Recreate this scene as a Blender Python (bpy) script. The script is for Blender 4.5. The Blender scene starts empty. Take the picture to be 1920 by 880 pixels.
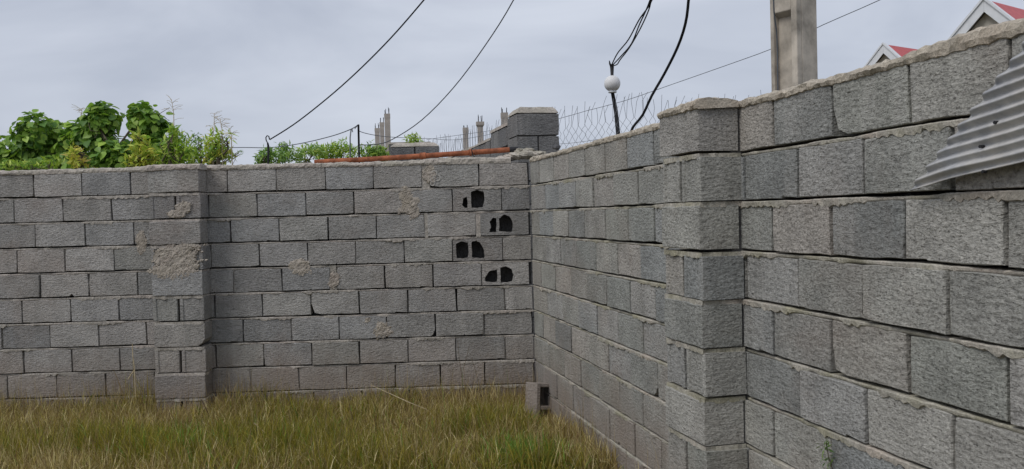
import bpy, math, random
import numpy as np
from math import sin, cos, pi, radians, sqrt
from mathutils import Matrix, Vector, noise as mnoise
from mathutils.geometry import tessellate_polygon

random.seed(7)
rng = np.random.default_rng(7)
scene = bpy.context.scene
C = scene.collection

# ------------------------------------------------------------------ camera
F_PX, YAW, PIT, ROL = 1668.0, -0.0196, -0.0232, 0.0258
CAM = np.array([-0.3123, -7.4881, 1.6702])
ANG = 0.2014                       # the right wall leans 11.5 degrees off square
H0 = 2.12                          # top of the uppermost course
PITCH = 0.21                       # one course


def cam_axes():
    a = np.array([[cos(YAW), -sin(YAW), 0], [sin(YAW), cos(YAW), 0], [0, 0, 1]])
    b = np.array([[1, 0, 0], [0, cos(PIT), -sin(PIT)], [0, sin(PIT), cos(PIT)]])
    c = np.array([[cos(ROL), 0, sin(ROL)], [0, 1, 0], [-sin(ROL), 0, cos(ROL)]])
    return a @ b @ c


MC = cam_axes()
cd = bpy.data.cameras.new('camera')
cam = bpy.data.objects.new('camera', cd)
C.objects.link(cam)
cd.sensor_width = 36
cd.lens = F_PX / 1920 * 36
cd.clip_start, cd.clip_end = 0.05, 3000
mw = Matrix.Identity(4)
for i in range(3):
    mw[i][0], mw[i][1], mw[i][2], mw[i][3] = MC[i, 0], MC[i, 2], -MC[i, 1], CAM[i]
cam.matrix_world = mw
scene.camera = cam

# ------------------------------------------------------------------ sky, sun, exposure
SUN_EL, SUN_AZ = radians(50), radians(-128)      # azimuth from +Y, clockwise positive
world = bpy.data.worlds.new('World')
scene.world = world
world.use_nodes = True
wn, wl = world.node_tree.nodes, world.node_tree.links
wn.clear()
w_out = wn.new('ShaderNodeOutputWorld')
w_sky = wn.new('ShaderNodeTexSky')
w_sky.sky_type = 'NISHITA'
w_sky.sun_disc = False
w_sky.sun_elevation = SUN_EL
w_sky.sun_rotation = SUN_AZ
w_sky.air_density, w_sky.dust_density, w_sky.ozone_density = 1.0, 2.0, 1.0
w_b1 = wn.new('ShaderNodeBackground')
w_b1.inputs['Strength'].default_value = 0.07
wl.new(w_sky.outputs[0], w_b1.inputs['Color'])
w_tc = wn.new('ShaderNodeTexCoord')
w_map = wn.new('ShaderNodeMapping')
w_map.inputs['Scale'].default_value = (1.0, 1.0, 3.2)
w_map.inputs['Rotation'].default_value = (0.0, 0.12, 0.3)
wl.new(w_tc.outputs['Generated'], w_map.inputs['Vector'])
w_n1 = wn.new('ShaderNodeTexNoise')
w_n1.inputs['Scale'].default_value = 2.3
w_n1.inputs['Detail'].default_value = 5
w_n1.inputs['Roughness'].default_value = 0.52
w_n1.inputs['Distortion'].default_value = 0.5
wl.new(w_map.outputs[0], w_n1.inputs['Vector'])
w_rmp = wn.new('ShaderNodeValToRGB')
e = w_rmp.color_ramp.elements
e[0].position, e[0].color = 0.32, (0.475, 0.52, 0.625, 1)
e[1].position, e[1].color = 0.68, (0.70, 0.745, 0.845, 1)
wl.new(w_n1.outputs['Fac'], w_rmp.inputs['Fac'])
w_b2 = wn.new('ShaderNodeBackground')
w_b2.inputs['Strength'].default_value = 1.0
wl.new(w_rmp.outputs[0], w_b2.inputs['Color'])
w_mix = wn.new('ShaderNodeMixShader')
w_mix.inputs[0].default_value = 0.88
wl.new(w_b1.outputs[0], w_mix.inputs[1])
wl.new(w_b2.outputs[0], w_mix.inputs[2])
wl.new(w_mix.outputs[0], w_out.inputs['Surface'])

sd = bpy.data.lights.new('sun', 'SUN')
sd.energy, sd.angle, sd.color = 1.5, radians(28), (1.0, 0.965, 0.92)
sun = bpy.data.objects.new('sun', sd)
C.objects.link(sun)
sdir = Vector((cos(SUN_EL) * sin(SUN_AZ), cos(SUN_EL) * cos(SUN_AZ), sin(SUN_EL)))
sun.rotation_euler = sdir.to_track_quat('Z', 'Y').to_euler()
sun.location = (-6, -8, 12)
scene.view_settings.view_transform = 'Standard'
scene.view_settings.look = 'None'
scene.view_settings.exposure = 0.0
scene.view_settings.gamma = 1.0
scene.view_settings.use_curve_mapping = False


# ------------------------------------------------------------------ helpers
def P(px, py, d):
    """photo pixel + distance along the view axis -> world point"""
    return CAM + MC @ (np.array([(px - 960) / F_PX, 1.0, -(py - 440) / F_PX]) * d)


def ray_plane(px, py, n, c):
    """photo pixel -> point on the plane n.x = c"""
    d = MC @ np.array([(px - 960) / F_PX, 1.0, -(py - 440) / F_PX])
    n = np.array(n, float)
    return CAM + d * ((c - n @ CAM) / (n @ d))


def back_sz(px, py, off=0.0):
    p = ray_plane(px, py, (0, 1, 0), -off)
    return p[0], p[2]


def right_sz(px, py, off=0.0):
    p = ray_plane(px, py, (cos(ANG), sin(ANG), 0), -off)
    return p[0] * sin(ANG) - p[1] * cos(ANG), p[2]


def ground_pt(px, py, z=0.0):
    return ray_plane(px, py, (0, 0, 1), z)


def nz(x, y=0.0, z=0.0):
    return mnoise.noise(Vector((x, y, z)))


def mesh(name, verts, faces, smooth=False):
    me = bpy.data.meshes.new(name)
    me.from_pydata([tuple(map(float, v)) for v in verts], [], [tuple(f) for f in faces])
    if smooth:
        me.polygons.foreach_set('use_smooth', [True] * len(me.polygons))
    me.update()
    return me


def obj(name, me, mat, parent=None, loc=(0, 0, 0)):
    o = bpy.data.objects.new(name, me)
    C.objects.link(o)
    if mat is not None and not me.materials:
        me.materials.append(mat)
    o.parent = parent
    o.location = loc
    return o


def tag(o, label=None, cat=None, group=None, kind=None):
    for k, v in (('label', label), ('category', cat), ('group', group), ('kind', kind)):
        if v:
            o[k] = v
    return o


def thing(name, label, cat, loc=(0, 0, 0), rz=0.0, group=None):
    o = bpy.data.objects.new(name, None)
    C.objects.link(o)
    o.location = loc
    o.rotation_euler = (0, 0, rz)
    o.empty_display_size = 0.1
    return tag(o, label, cat, group)


class MB:
    """collects shapes; build() links them as one mesh"""

    def __init__(self, origin=(0, 0, 0)):
        self.v, self.f, self.o = [], [], np.array(origin, float)

    def add(self, vs, fs):
        k = len(self.v)
        self.v += [tuple(np.array(v, float) - self.o) for v in vs]
        self.f += [tuple(i + k for i in f) for f in fs]
        return self

    def box(self, x0, x1, y0, y1, z0, z1):
        return self.add([(x0, y0, z0), (x1, y0, z0), (x1, y1, z0), (x0, y1, z0), (x0, y0, z1), (x1, y0, z1), (x1, y1, z1), (x0, y1, z1)],
                        [(0, 3, 2, 1), (4, 5, 6, 7), (0, 1, 5, 4), (1, 2, 6, 5), (2, 3, 7, 6), (3, 0, 4, 7)])

    def prism(self, poly, a, b):
        """poly: 3-D points, extruded by the vector a->b"""
        a, b = np.array(a, float), np.array(b, float)
        n = len(poly)
        vs = [np.array(p, float) + a for p in poly] + [np.array(p, float) + b for p in poly]
        fs = [tuple(range(n))[::-1], tuple(range(n, 2 * n))] + [(i, (i + 1) % n, n + (i + 1) % n, n + i) for i in range(n)]
        return self.add(vs, fs)

    def tube(self, pts, rad, n=7, cap=True):
        pts = [np.array(p, float) for p in pts]
        if not hasattr(rad, '__len__'):
            rad = [rad] * len(pts)
        vs, fs = [], []
        ref = None
        for i, p in enumerate(pts):
            t = pts[min(i + 1, len(pts) - 1)] - pts[max(i - 1, 0)]
            t = t / (np.linalg.norm(t) + 1e-9)
            if ref is None:
                ref = np.array([0, 0, 1.0]) if abs(t[2]) < 0.9 else np.array([1.0, 0, 0])
            a = np.cross(t, ref)
            a /= np.linalg.norm(a) + 1e-9
            b = np.cross(t, a)
            ref = np.cross(a, t) if np.linalg.norm(np.cross(a, t)) > 0 else ref
            for k in range(n):
                q = 2 * pi * k / n
                vs.append(p + rad[i] * (cos(q) * a + sin(q) * b))
        for i in range(len(pts) - 1):
            for k in range(n):
                k2 = (k + 1) % n
                fs.append((i * n + k, i * n + k2, (i + 1) * n + k2, (i + 1) * n + k))
        if cap:
            fs.append(tuple(range(n)))
            fs.append(tuple(range((len(pts) - 1) * n, len(pts) * n))[::-1])
        return self.add(vs, fs)

    def lathe(self, prof, cx, cy, n=20):
        vs, fs = [], []
        for r, z in prof:
            for k in range(n):
                q = 2 * pi * k / n
                vs.append((cx + r * cos(q), cy + r * sin(q), z))
        for i in range(len(prof) - 1):
            for k in range(n):
                k2 = (k + 1) % n
                fs.append((i * n + k, i * n + k2, (i + 1) * n + k2, (i + 1) * n + k))
        return self.add(vs, fs)

    def build(self, name, mat, parent=None, smooth=False, loc=(0, 0, 0)):
        return obj(name, mesh(name, self.v, self.f, smooth), mat, parent, loc)


# ------------------------------------------------------------------ materials
def new_mat(name, rough=0.9):
    m = bpy.data.materials.new(name)
    m.use_nodes = True
    nt = m.node_tree
    b = nt.nodes['Principled BSDF']
    b.inputs['Roughness'].default_value = rough
    b.inputs['Specular IOR Level'].default_value = 0.25
    return m, nt, b


def N(nt, typ, **kw):
    n = nt.nodes.new(typ)
    for k, v in kw.items():
        if k in n.inputs:
            n.inputs[k].default_value = v
        else:
            setattr(n, k, v)
    return n


def noise(nt, vec, scale, detail=4, rough=0.55, dist=0.0):
    n = N(nt, 'ShaderNodeTexNoise', Scale=scale, Detail=detail, Roughness=rough, Distortion=dist)
    nt.links.new(vec, n.inputs['Vector'])
    return n.outputs['Fac']


def ramp(nt, fac, stops, interp='LINEAR'):
    r = nt.nodes.new('ShaderNodeValToRGB')
    r.color_ramp.interpolation = interp
    el = r.color_ramp.elements
    while len(el) < len(stops):
        el.new(0.5)
    for s, (p, c) in zip(el, stops):
        s.position = p
        s.color = (*c, 1) if hasattr(c, '__len__') else (c, c, c, 1)
    nt.links.new(fac, r.inputs['Fac'])
    return r.outputs['Color']


def mixc(nt, fac, a, b, mode='MIX'):
    m = nt.nodes.new('ShaderNodeMix')
    m.data_type, m.blend_type = 'RGBA', mode
    for s, v in ((m.inputs['Factor'], fac), (m.inputs['A'], a), (m.inputs['B'], b)):
        if hasattr(v, 'is_linked'):
            nt.links.new(v, s)
        elif hasattr(v, '__len__'):
            s.default_value = (*v, 1)
        else:
            s.default_value = v
    return m.outputs['Result']


def math_n(nt, op, a, b=0.5, clamp=False):
    m = nt.nodes.new('ShaderNodeMath')
    m.operation, m.use_clamp = op, clamp
    for s, v in zip(m.inputs, (a, b)):
        if hasattr(v, 'is_linked'):
            nt.links.new(v, s)
        else:
            s.default_value = v
    return m.outputs[0]


def bump(nt, b, hgt, strength, dist):
    n = N(nt, 'ShaderNodeBump', Strength=strength, Distance=dist)
    nt.links.new(hgt, n.inputs['Height'])
    if b.inputs['Normal'].is_linked:
        nt.links.new(b.inputs['Normal'].links[0].from_socket, n.inputs['Normal'])
    nt.links.new(n.outputs[0], b.inputs['Normal'])


def concrete_block_mat(name, stops, dirt=1.0, coarse=1.0, tone=0.87):
    m, nt, b = new_mat(name, 0.95)
    tc = nt.nodes.new('ShaderNodeTexCoord').outputs['Object']
    rnd = nt.nodes.new('ShaderNodeObjectInfo').outputs['Random']
    ofs = N(nt, 'ShaderNodeVectorMath', operation='ADD')
    nt.links.new(tc, ofs.inputs[0])
    comb = nt.nodes.new('ShaderNodeCombineXYZ')
    for i, k in enumerate((37.0, 61.0, 83.0)):
        nt.links.new(math_n(nt, 'MULTIPLY', rnd, k), comb.inputs[i])
    nt.links.new(comb.outputs[0], ofs.inputs[1])
    v = ofs.outputs[0]
    pos = nt.nodes.new('ShaderNodeNewGeometry').outputs['Position']
    col = ramp(nt, rnd, [(p_, tuple(np.array(c_) * tone)) for p_, c_ in stops])
    fine = noise(nt, v, 120 * coarse, 5, 0.70)
    mid = noise(nt, v, 38, 4, 0.6)
    big = noise(nt, v, 5.5, 3, 0.55)
    strc = N(nt, 'ShaderNodeMapping')
    strc.inputs['Scale'].default_value = (34.0, 34.0, 78.0)
    nt.links.new(v, strc.inputs['Vector'])
    drag = noise(nt, strc.outputs[0], 1.0, 4, 0.62)              # pits dragged sideways when the block left its mould
    col = mixc(nt, 1.0, col, ramp(nt, fine, [(0.27, 0.48), (0.5, 0.98), (0.73, 1.42)]), 'MULTIPLY')
    col = mixc(nt, 1.0, col, ramp(nt, drag, [(0.26, 0.52), (0.43, 0.97), (0.75, 1.14)]), 'MULTIPLY')
    col = mixc(nt, 1.0, col, ramp(nt, big, [(0.3, 0.82), (0.7, 1.15)]), 'MULTIPLY')
    # weather stains that run over several blocks
    st = noise(nt, pos, 1.3, 5, 0.62, 0.4)
    col = mixc(nt, math_n(nt, 'MULTIPLY', ramp(nt, st, [(0.52, 0.0), (0.72, 1.0)]), 0.35 * dirt), col, (0.27, 0.205, 0.165))
    st2 = noise(nt, pos, 2.1, 5, 0.6, 0.3)
    col = mixc(nt, math_n(nt, 'MULTIPLY', ramp(nt, st2, [(0.5, 0.0), (0.75, 1.0)]), 0.3 * dirt), col, (0.17, 0.175, 0.165))
    # splashed soil on the lowest courses
    sep = nt.nodes.new('ShaderNodeSeparateXYZ')
    nt.links.new(pos, sep.inputs[0])
    zz = math_n(nt, 'ADD', sep.outputs[2], math_n(nt, 'MULTIPLY', noise(nt, pos, 4.0, 4, 0.6), -0.55))
    col = mixc(nt, math_n(nt, 'MULTIPLY', ramp(nt, zz, [(0.0, 1.0), (0.42, 0.0)]), 0.6), col, (0.27, 0.215, 0.175))
    # cement wash that ran down the face in places
    run = N(nt, 'ShaderNodeMapping')
    run.inputs['Scale'].default_value = (9.0, 9.0, 1.6)
    nt.links.new(pos, run.inputs['Vector'])
    rn = noise(nt, run.outputs[0], 1.0, 5, 0.6)
    col = mixc(nt, math_n(nt, 'MULTIPLY', ramp(nt, rn, [(0.56, 0.0), (0.74, 1.0)]), 0.30), col, (0.50, 0.48, 0.45))
    col = mixc(nt, math_n(nt, 'MULTIPLY', ramp(nt, rn, [(0.26, 1.0), (0.42, 0.0)]), 0.35), col, (0.19, 0.185, 0.165))
    # pits
    vo = N(nt, 'ShaderNodeTexVoronoi', Scale=70.0)
    nt.links.new(v, vo.inputs['Vector'])
    pit = ramp(nt, vo.outputs['Distance'], [(0.10, 0.0), (0.3, 1.0)])
    col = mixc(nt, 1.0, col, mixc(nt, 0.28, (1, 1, 1), pit), 'MULTIPLY')
    nt.links.new(col, b.inputs['Base Color'])
    bump(nt, b, fine, 0.7, 0.006)
    bump(nt, b, drag, 0.9, 0.014)
    bump(nt, b, mid, 0.4, 0.010)
    bump(nt, b, pit, 0.5, 0.004)
    return m


def mortar_mat(name, c1, c2, c3, scale=1.0, bmp=1.0):
    m, nt, b = new_mat(name, 0.97)
    pos = nt.nodes.new('ShaderNodeNewGeometry').outputs['Position']
    n1 = noise(nt, pos, 2.6 * scale, 5, 0.62)
    n2 = noise(nt, pos, 11 * scale, 5, 0.65)
    n3 = noise(nt, pos, 75 * scale, 5, 0.7)
    col = ramp(nt, n1, [(0.35, c1), (0.52, c2), (0.68, c3)])
    col = mixc(nt, 1.0, col, ramp(nt, n2, [(0.3, 0.72), (0.7, 1.25)]), 'MULTIPLY')
    col = mixc(nt, 1.0, col, ramp(nt, n3, [(0.28, 0.6), (0.72, 1.35)]), 'MULTIPLY')
    nt.links.new(col, b.inputs['Base Color'])
    bump(nt, b, n3, 0.7 * bmp, 0.008)
    bump(nt, b, n2, 0.6 * bmp, 0.02)
    return m


def plain_mat(name, col, rough=0.6, metal=0.0, var=0.25, scale=20.0, bmp=0.15, col2=None):
    m, nt, b = new_mat(name, rough)
    b.inputs['Metallic'].default_value = metal
    tc = nt.nodes.new('ShaderNodeTexCoord').outputs['Object']
    n1 = noise(nt, tc, scale, 5, 0.6)
    c = np.array(col)
    lo = tuple(c * (1 - var)) if col2 is None else col2
    cc = ramp(nt, n1, [(0.32, lo), (0.66, tuple(c * (1 + var * 0.5)))])
    nt.links.new(cc, b.inputs['Base Color'])
    bump(nt, b, n1, bmp, 0.01)
    return m


def leaf_mat(name, transl=0.3, rough=0.5):
    m, nt, b = new_mat(name, rough)
    at = N(nt, 'ShaderNodeAttribute', attribute_name='Col')
    nt.links.new(at.outputs['Color'], b.inputs['Base Color'])
    tr = nt.nodes.new('ShaderNodeBsdfTranslucent')
    bright = mixc(nt, 1.0, at.outputs['Color'], (1.5, 1.6, 0.9), 'MULTIPLY')
    nt.links.new(bright, tr.inputs['Color'])
    mx = nt.nodes.new('ShaderNodeMixShader')
    mx.inputs[0].default_value = transl
    out = nt.nodes['Material Output']
    nt.links.new(b.outputs[0], mx.inputs[1])
    nt.links.new(tr.outputs[0], mx.inputs[2])
    nt.links.new(mx.outputs[0], out.inputs['Surface'])
    return m


M_BLOCK = concrete_block_mat('concrete_block', [(0.0, (0.40, 0.375, 0.345)), (0.14, (0.305, 0.30, 0.288)), (0.28, (0.45, 0.43, 0.405)), (0.42, (0.345, 0.338, 0.312)), (0.56, (0.43, 0.395, 0.365)),
                                                (0.70, (0.36, 0.355, 0.345)), (0.84, (0.28, 0.275, 0.268)), (1.0, (0.385, 0.365, 0.34))], 1.0, 1.0, 0.95)
M_BLOCK_R = concrete_block_mat('concrete_block_coarse', [(0.0, (0.40, 0.387, 0.352)), (0.14, (0.315, 0.322, 0.298)), (0.28, (0.46, 0.445, 0.405)), (0.42, (0.34, 0.345, 0.31)), (0.56, (0.43, 0.40, 0.36)),
                                                         (0.70, (0.36, 0.37, 0.362)), (0.84, (0.29, 0.297, 0.285)), (1.0, (0.38, 0.368, 0.335))], 0.9, 0.72, 0.90)
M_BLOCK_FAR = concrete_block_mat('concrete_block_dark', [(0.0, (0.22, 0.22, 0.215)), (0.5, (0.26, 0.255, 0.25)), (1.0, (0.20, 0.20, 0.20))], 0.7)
M_MORTAR = mortar_mat('mortar_joint', (0.33, 0.305, 0.265), (0.44, 0.405, 0.36), (0.46, 0.405, 0.36))
M_MORTAR_R = mortar_mat('mortar_joint_mossy', (0.34, 0.32, 0.235), (0.42, 0.395, 0.34), (0.44, 0.385, 0.325), 1.2)
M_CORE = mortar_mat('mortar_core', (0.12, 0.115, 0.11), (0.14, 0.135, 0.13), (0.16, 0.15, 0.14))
M_COPING = mortar_mat('mortar_coping', (0.36, 0.335, 0.275), (0.44, 0.40, 0.35), (0.43, 0.365, 0.32), 0.9)
M_COPING_R = mortar_mat('mortar_coping_sandy', (0.40, 0.355, 0.28), (0.47, 0.42, 0.345), (0.44, 0.37, 0.29), 1.4)
M_PATCH = mortar_mat('mortar_patch', (0.37, 0.325, 0.265), (0.42, 0.375, 0.32), (0.36, 0.31, 0.265), 2.4, 0.9)
M_POLE = plain_mat('cast_concrete', (0.50, 0.45, 0.38), 0.9, 0, 0.55, 6.0, 0.3)
M_COLUMN = plain_mat('column_concrete', (0.44, 0.40, 0.36), 0.9, 0, 0.2, 3.0, 0.2)
M_RUST = plain_mat('rusty_steel', (0.34, 0.115, 0.055), 0.75, 0.0, 0.55, 14.0, 0.35)
M_BLACKSTEEL = plain_mat('dark_steel', (0.035, 0.035, 0.038), 0.6, 0.2, 0.3, 20, 0.1)
M_CABLE = plain_mat('black_cable', (0.018, 0.019, 0.022), 0.9, 0.0, 0.2, 10, 0.0)
M_CABLE_G = plain_mat('grey_cable', (0.10, 0.11, 0.125), 0.55, 0.0, 0.2, 10, 0.0)
M_WIRE = plain_mat('galvanised_wire', (0.20, 0.21, 0.225), 0.6, 0.2, 0.2, 10, 0.0)
M_GLOBE = plain_mat('white_lamp_globe', (0.76, 0.755, 0.75), 0.45, 0.0, 0.14, 3, 0.0)
M_WHITE = plain_mat('white_fascia', (0.72, 0.74, 0.76), 0.55, 0.0, 0.08, 6, 0.03)
M_REDROOF = plain_mat('red_roof_sheet', (0.52, 0.10, 0.10), 0.5, 0.0, 0.15, 8, 0.05)
M_CREAM = plain_mat('cream_render', (0.58, 0.545, 0.47), 0.9, 0.0, 0.1, 6, 0.1)
M_TWIG = plain_mat('bark', (0.14, 0.115, 0.08), 0.9, 0.0, 0.35, 25, 0.4)
M_STRAW = plain_mat('straw', (0.52, 0.43, 0.28), 0.85, 0.0, 0.25, 40, 0.1)
M_DARKSTALK = plain_mat('dry_brown_stalk', (0.12, 0.085, 0.045), 0.85, 0.0, 0.25, 40, 0.1)
M_STONE = plain_mat('dark_stone', (0.11, 0.11, 0.115), 0.9, 0.0, 0.5, 18, 0.5)
M_CHALK = plain_mat('pale_mortar_marks', (0.50, 0.48, 0.44), 0.95, 0.0, 0.2, 40, 0.2)
M_LEAF = leaf_mat('leaf', 0.28, 0.42)
M_GRASS = leaf_mat('grass_blade', 0.25, 0.7)


def sheet_mat():
    m, nt, b = new_mat('weathered_corrugated_sheet', 0.5)
    tc = nt.nodes.new('ShaderNodeTexCoord').outputs['Object']
    n1 = noise(nt, tc, 3.0, 5, 0.6)
    n2 = noise(nt, tc, 24.0, 5, 0.65)
    c = ramp(nt, n1, [(0.3, (0.50, 0.475, 0.445)), (0.45, (0.40, 0.412, 0.44)), (0.6, (0.50, 0.49, 0.47)), (0.75, (0.36, 0.325, 0.285))])
    c = mixc(nt, 1.0, c, ramp(nt, n2, [(0.3, 0.8), (0.7, 1.12)]), 'MULTIPLY')
    nt.links.new(c, b.inputs['Base Color'])
    b.inputs['Metallic'].default_value = 0.0
    b.inputs['Roughness'].default_value = 0.5
    bump(nt, b, n2, 0.12, 0.01)
    return m


def soil_mat():
    m, nt, b = new_mat('soil', 1.0)
    pos = nt.nodes.new('ShaderNodeNewGeometry').outputs['Position']
    n1 = noise(nt, pos, 1.2, 6, 0.65)
    n2 = noise(nt, pos, 30, 5, 0.7)
    c = ramp(nt, n1, [(0.3, (0.085, 0.065, 0.03)), (0.5, (0.12, 0.095, 0.045)), (0.7, (0.08, 0.085, 0.028))])
    c = mixc(nt, 1.0, c, ramp(nt, n2, [(0.3, 0.5), (0.7, 1.4)]), 'MULTIPLY')
    nt.links.new(c, b.inputs['Base Color'])
    bump(nt, b, n2, 0.8, 0.03)
    return m


# ------------------------------------------------------------------ ground
def ground_z(x, y):
    return 0.05 + 0.02 * nz(x * 0.8, y * 0.8, 3.1)


gv, gf = [], []
xs = [-900, -200, -60, -20] + list(np.arange(-10, 8.01, 0.5)) + [20, 60, 200, 900]
ys = [-900, -200, -60, -20] + list(np.arange(-10, 6.01, 0.5)) + [20, 60, 200, 900]
for y in ys:
    for x in xs:
        inner = -10 <= x <= 8 and -10 <= y <= 6
        gv.append((x, y, ground_z(x, y) if inner else -0.02))
for j in range(len(ys) - 1):
    for i in range(len(xs) - 1):
        a = j * len(xs) + i
        gf.append((a, a + 1, a + 1 + len(xs), a + len(xs)))
tag(obj('ground', mesh('ground', gv, gf, True), soil_mat()), kind='structure')


# ------------------------------------------------------------------ concrete blocks
def block_mesh(L, h, depth, rnd, notch=None, nx=5, nzv=2, rough=0.0022):
    """front face at y=0, x 0..L, z 0..h; uneven arrises; notch=(x, size) breaks the lower arris, 'l'/'r' a lower corner"""
    per = [(L * i / nx, 0.0) for i in range(nx)] + [(L, h * i / nzv) for i in range(nzv)] + \
          [(L - L * i / nx, h) for i in range(nx)] + [(0.0, h - h * i / nzv) for i in range(nzv)]
    n = len(per)
    out = []
    for k, (x, z) in enumerate(per):
        x += rnd.uniform(-1, 1) * rough
        z += rnd.uniform(-1, 1) * rough * 1.2
        corner = k in (0, nx, nx + nzv, 2 * nx + nzv)
        if corner:
            s = abs(rnd.gauss(0, 0.0022))
            x += s if x < L / 2 else -s
            z += (s if z < h / 2 else -s) * rnd.uniform(0.3, 1)
        out.append([x, z])
    if notch:
        if notch[0] == 'l':
            out[0] = [notch[1], 0.004]
            out[-1] = [0.001, max(out[-1][1], notch[1] * 1.3)]
            out[0][1] = notch[1] * 0.55
        elif notch[0] == 'r':
            out[nx] = [L - notch[1] * 0.75, notch[1] * 0.6]
            out[nx - 1][0] = L - notch[1] * 1.7
            out[nx + 1][1] = max(notch[1] * 1.25, h * 0.3)
        else:
            x0, s = notch
            k = min(range(1, nx), key=lambda q: abs(out[q][0] - x0))
            out[k] = [x0, s]
            if k - 1 > 0:
                out[k - 1][0] = x0 - s * 0.9
            if k + 1 < nx:
                out[k + 1][0] = x0 + s * 0.9
    cx, cz = L / 2, h / 2
    vs = []
    for x, z in out:                                   # 0..n-1 bevelled front rim
        bx = rnd.uniform(0.0015, 0.0035)
        vs.append((x + (bx if x < cx else -bx) * (1 if x < 0.02 or x > L - 0.02 else 0), rnd.uniform(-0.001, 0.0012),
                   z + (bx if z < cz else -bx) * (1 if z < 0.03 or z > h - 0.03 else 0)))
    for x, z in out:
        vs.append((x, rnd.uniform(0.002, 0.005), z))
    for x, z in out:
        vs.append((x, depth, z))
    fs = [tuple(range(n))]
    for k in range(n):
        k2 = (k + 1) % n
        fs.append((k, n + k, n + k2, k2))
        fs.append((n + k, 2 * n + k, 2 * n + k2, n + k2))
    return mesh('block', vs, fs)


def end_block_mesh(w, h, depth, rnd):
    """block laid with its end outwards: two raised flanges and a shallow hollow between them"""
    fl = w * 0.13
    prof = [(0, depth), (0, 0.004), (0.004, 0), (fl, 0.0), (fl + 0.005, 0.007), (w - fl - 0.005, 0.007), (w - fl, 0), (w - 0.004, 0), (w, 0.004), (w, depth)]
    vs = []
    for z in (0, h):
        for x, y in prof:
            vs.append((x + rnd.uniform(-.0012, .0012), y + rnd.uniform(-.001, .001), z + rnd.uniform(-.002, .002)))
    n = len(prof)
    fs = [(i, i + 1, n + i + 1, n + i) for i in range(n - 1)] + [tuple(range(n))[::-1], tuple(range(n, 2 * n))]
    return mesh('end_block', vs, fs)


BH = 0.186            # block height
GAP = 0.0055          # open joint below each block
VAR = [block_mesh(0.4, BH, 0.14, random, (random.uniform(0.05, 0.35), random.uniform(0.005, 0.011)) if k % 3 == 0 else None) for k in range(18)]
VAR_SIDE = [block_mesh(0.4, BH, 0.185, random) for _ in range(6)]
VAR_END = [end_block_mesh(0.192, BH, 0.185, random) for _ in range(4)]


def wob(wall, r, s):
    return 0.003 * nz(s * 0.7 + r * 7.3, wall * 11.0) + 0.0012 * nz(s * 2.3, r * 3.1 + wall)


def fill_row(js, lo, hi):
    js = sorted(js)
    out = [js[0]]
    while out[0] - 0.41 > lo:
        out.insert(0, out[0] - 0.407)
    for j in js[1:]:
        g = j - out[-1]
        k = max(1, round(g / 0.41))
        a = out[-1]
        for i in range(1, k + 1):
            out.append(a + g * i / k)
    while out[-1] + 0.41 < hi:
        out.append(out[-1] + 0.412)
    if out[0] - lo > 0.05:
        out.insert(0, lo)
    if hi - out[-1] > 0.05:
        out.append(hi)
    return out


def mortar_course(wid, r, s0, s1, rows, z_line, deep):
    """mortar squeezed out under course r-1 / over course r: an uneven crumbly ledge along the joint"""
    mb = MB()
    step = 0.014
    n = int((s1 - s0) / step)
    vs, fs = [], []
    for i in range(n + 1):
        s = s0 + (s1 - s0) * i / n
        q = nz(s * 2.3 + r * 13.7, wid * 5.0 + 0.3) + 0.6 * nz(s * 9.0 + r * 3.3, 7.7 + wid)
        f = nz(s * 41.0 + r * 1.9, 3.3 + wid)
        g = nz(s * 83.0 + r * 5.1, 9.3 + wid)
        k1 = max(0.0, min(1.0, q * 1.7 + 0.46 + 0.25 * f))                     # 0 = raked out, 1 = full and proud
        front = 0.010 - 0.017 * k1 + 0.004 * f + 0.0035 * g
        top = z_line - 0.002 + wob(wid, r, s) - 0.004 * (1 - k1) + 0.0015 * g
        low = z_line - (PITCH - GAP - BH) + wob(wid, r, s)
        drip = (0.016 * max(0.0, k1 - 0.45) * (1 + 1.6 * f + 1.4 * g) + 0.012 * max(0.0, q - 0.55)) if k1 > 0.45 else 0.0
        vs += [(s, 0.10, top - 0.001), (s, front + 0.004, top), (s, front, top - 0.004),
               (s, front + 0.001, low - drip + 0.004), (s, max(front, 0.0) + 0.006, low - drip - 0.001), (s, 0.10, low)]
    for i in range(n):
        for k in range(5):
            a = i * 6 + k
            fs.append((a, a + 6, a + 7, a + 1))
    mb.add(vs, fs)
    return mb


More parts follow.
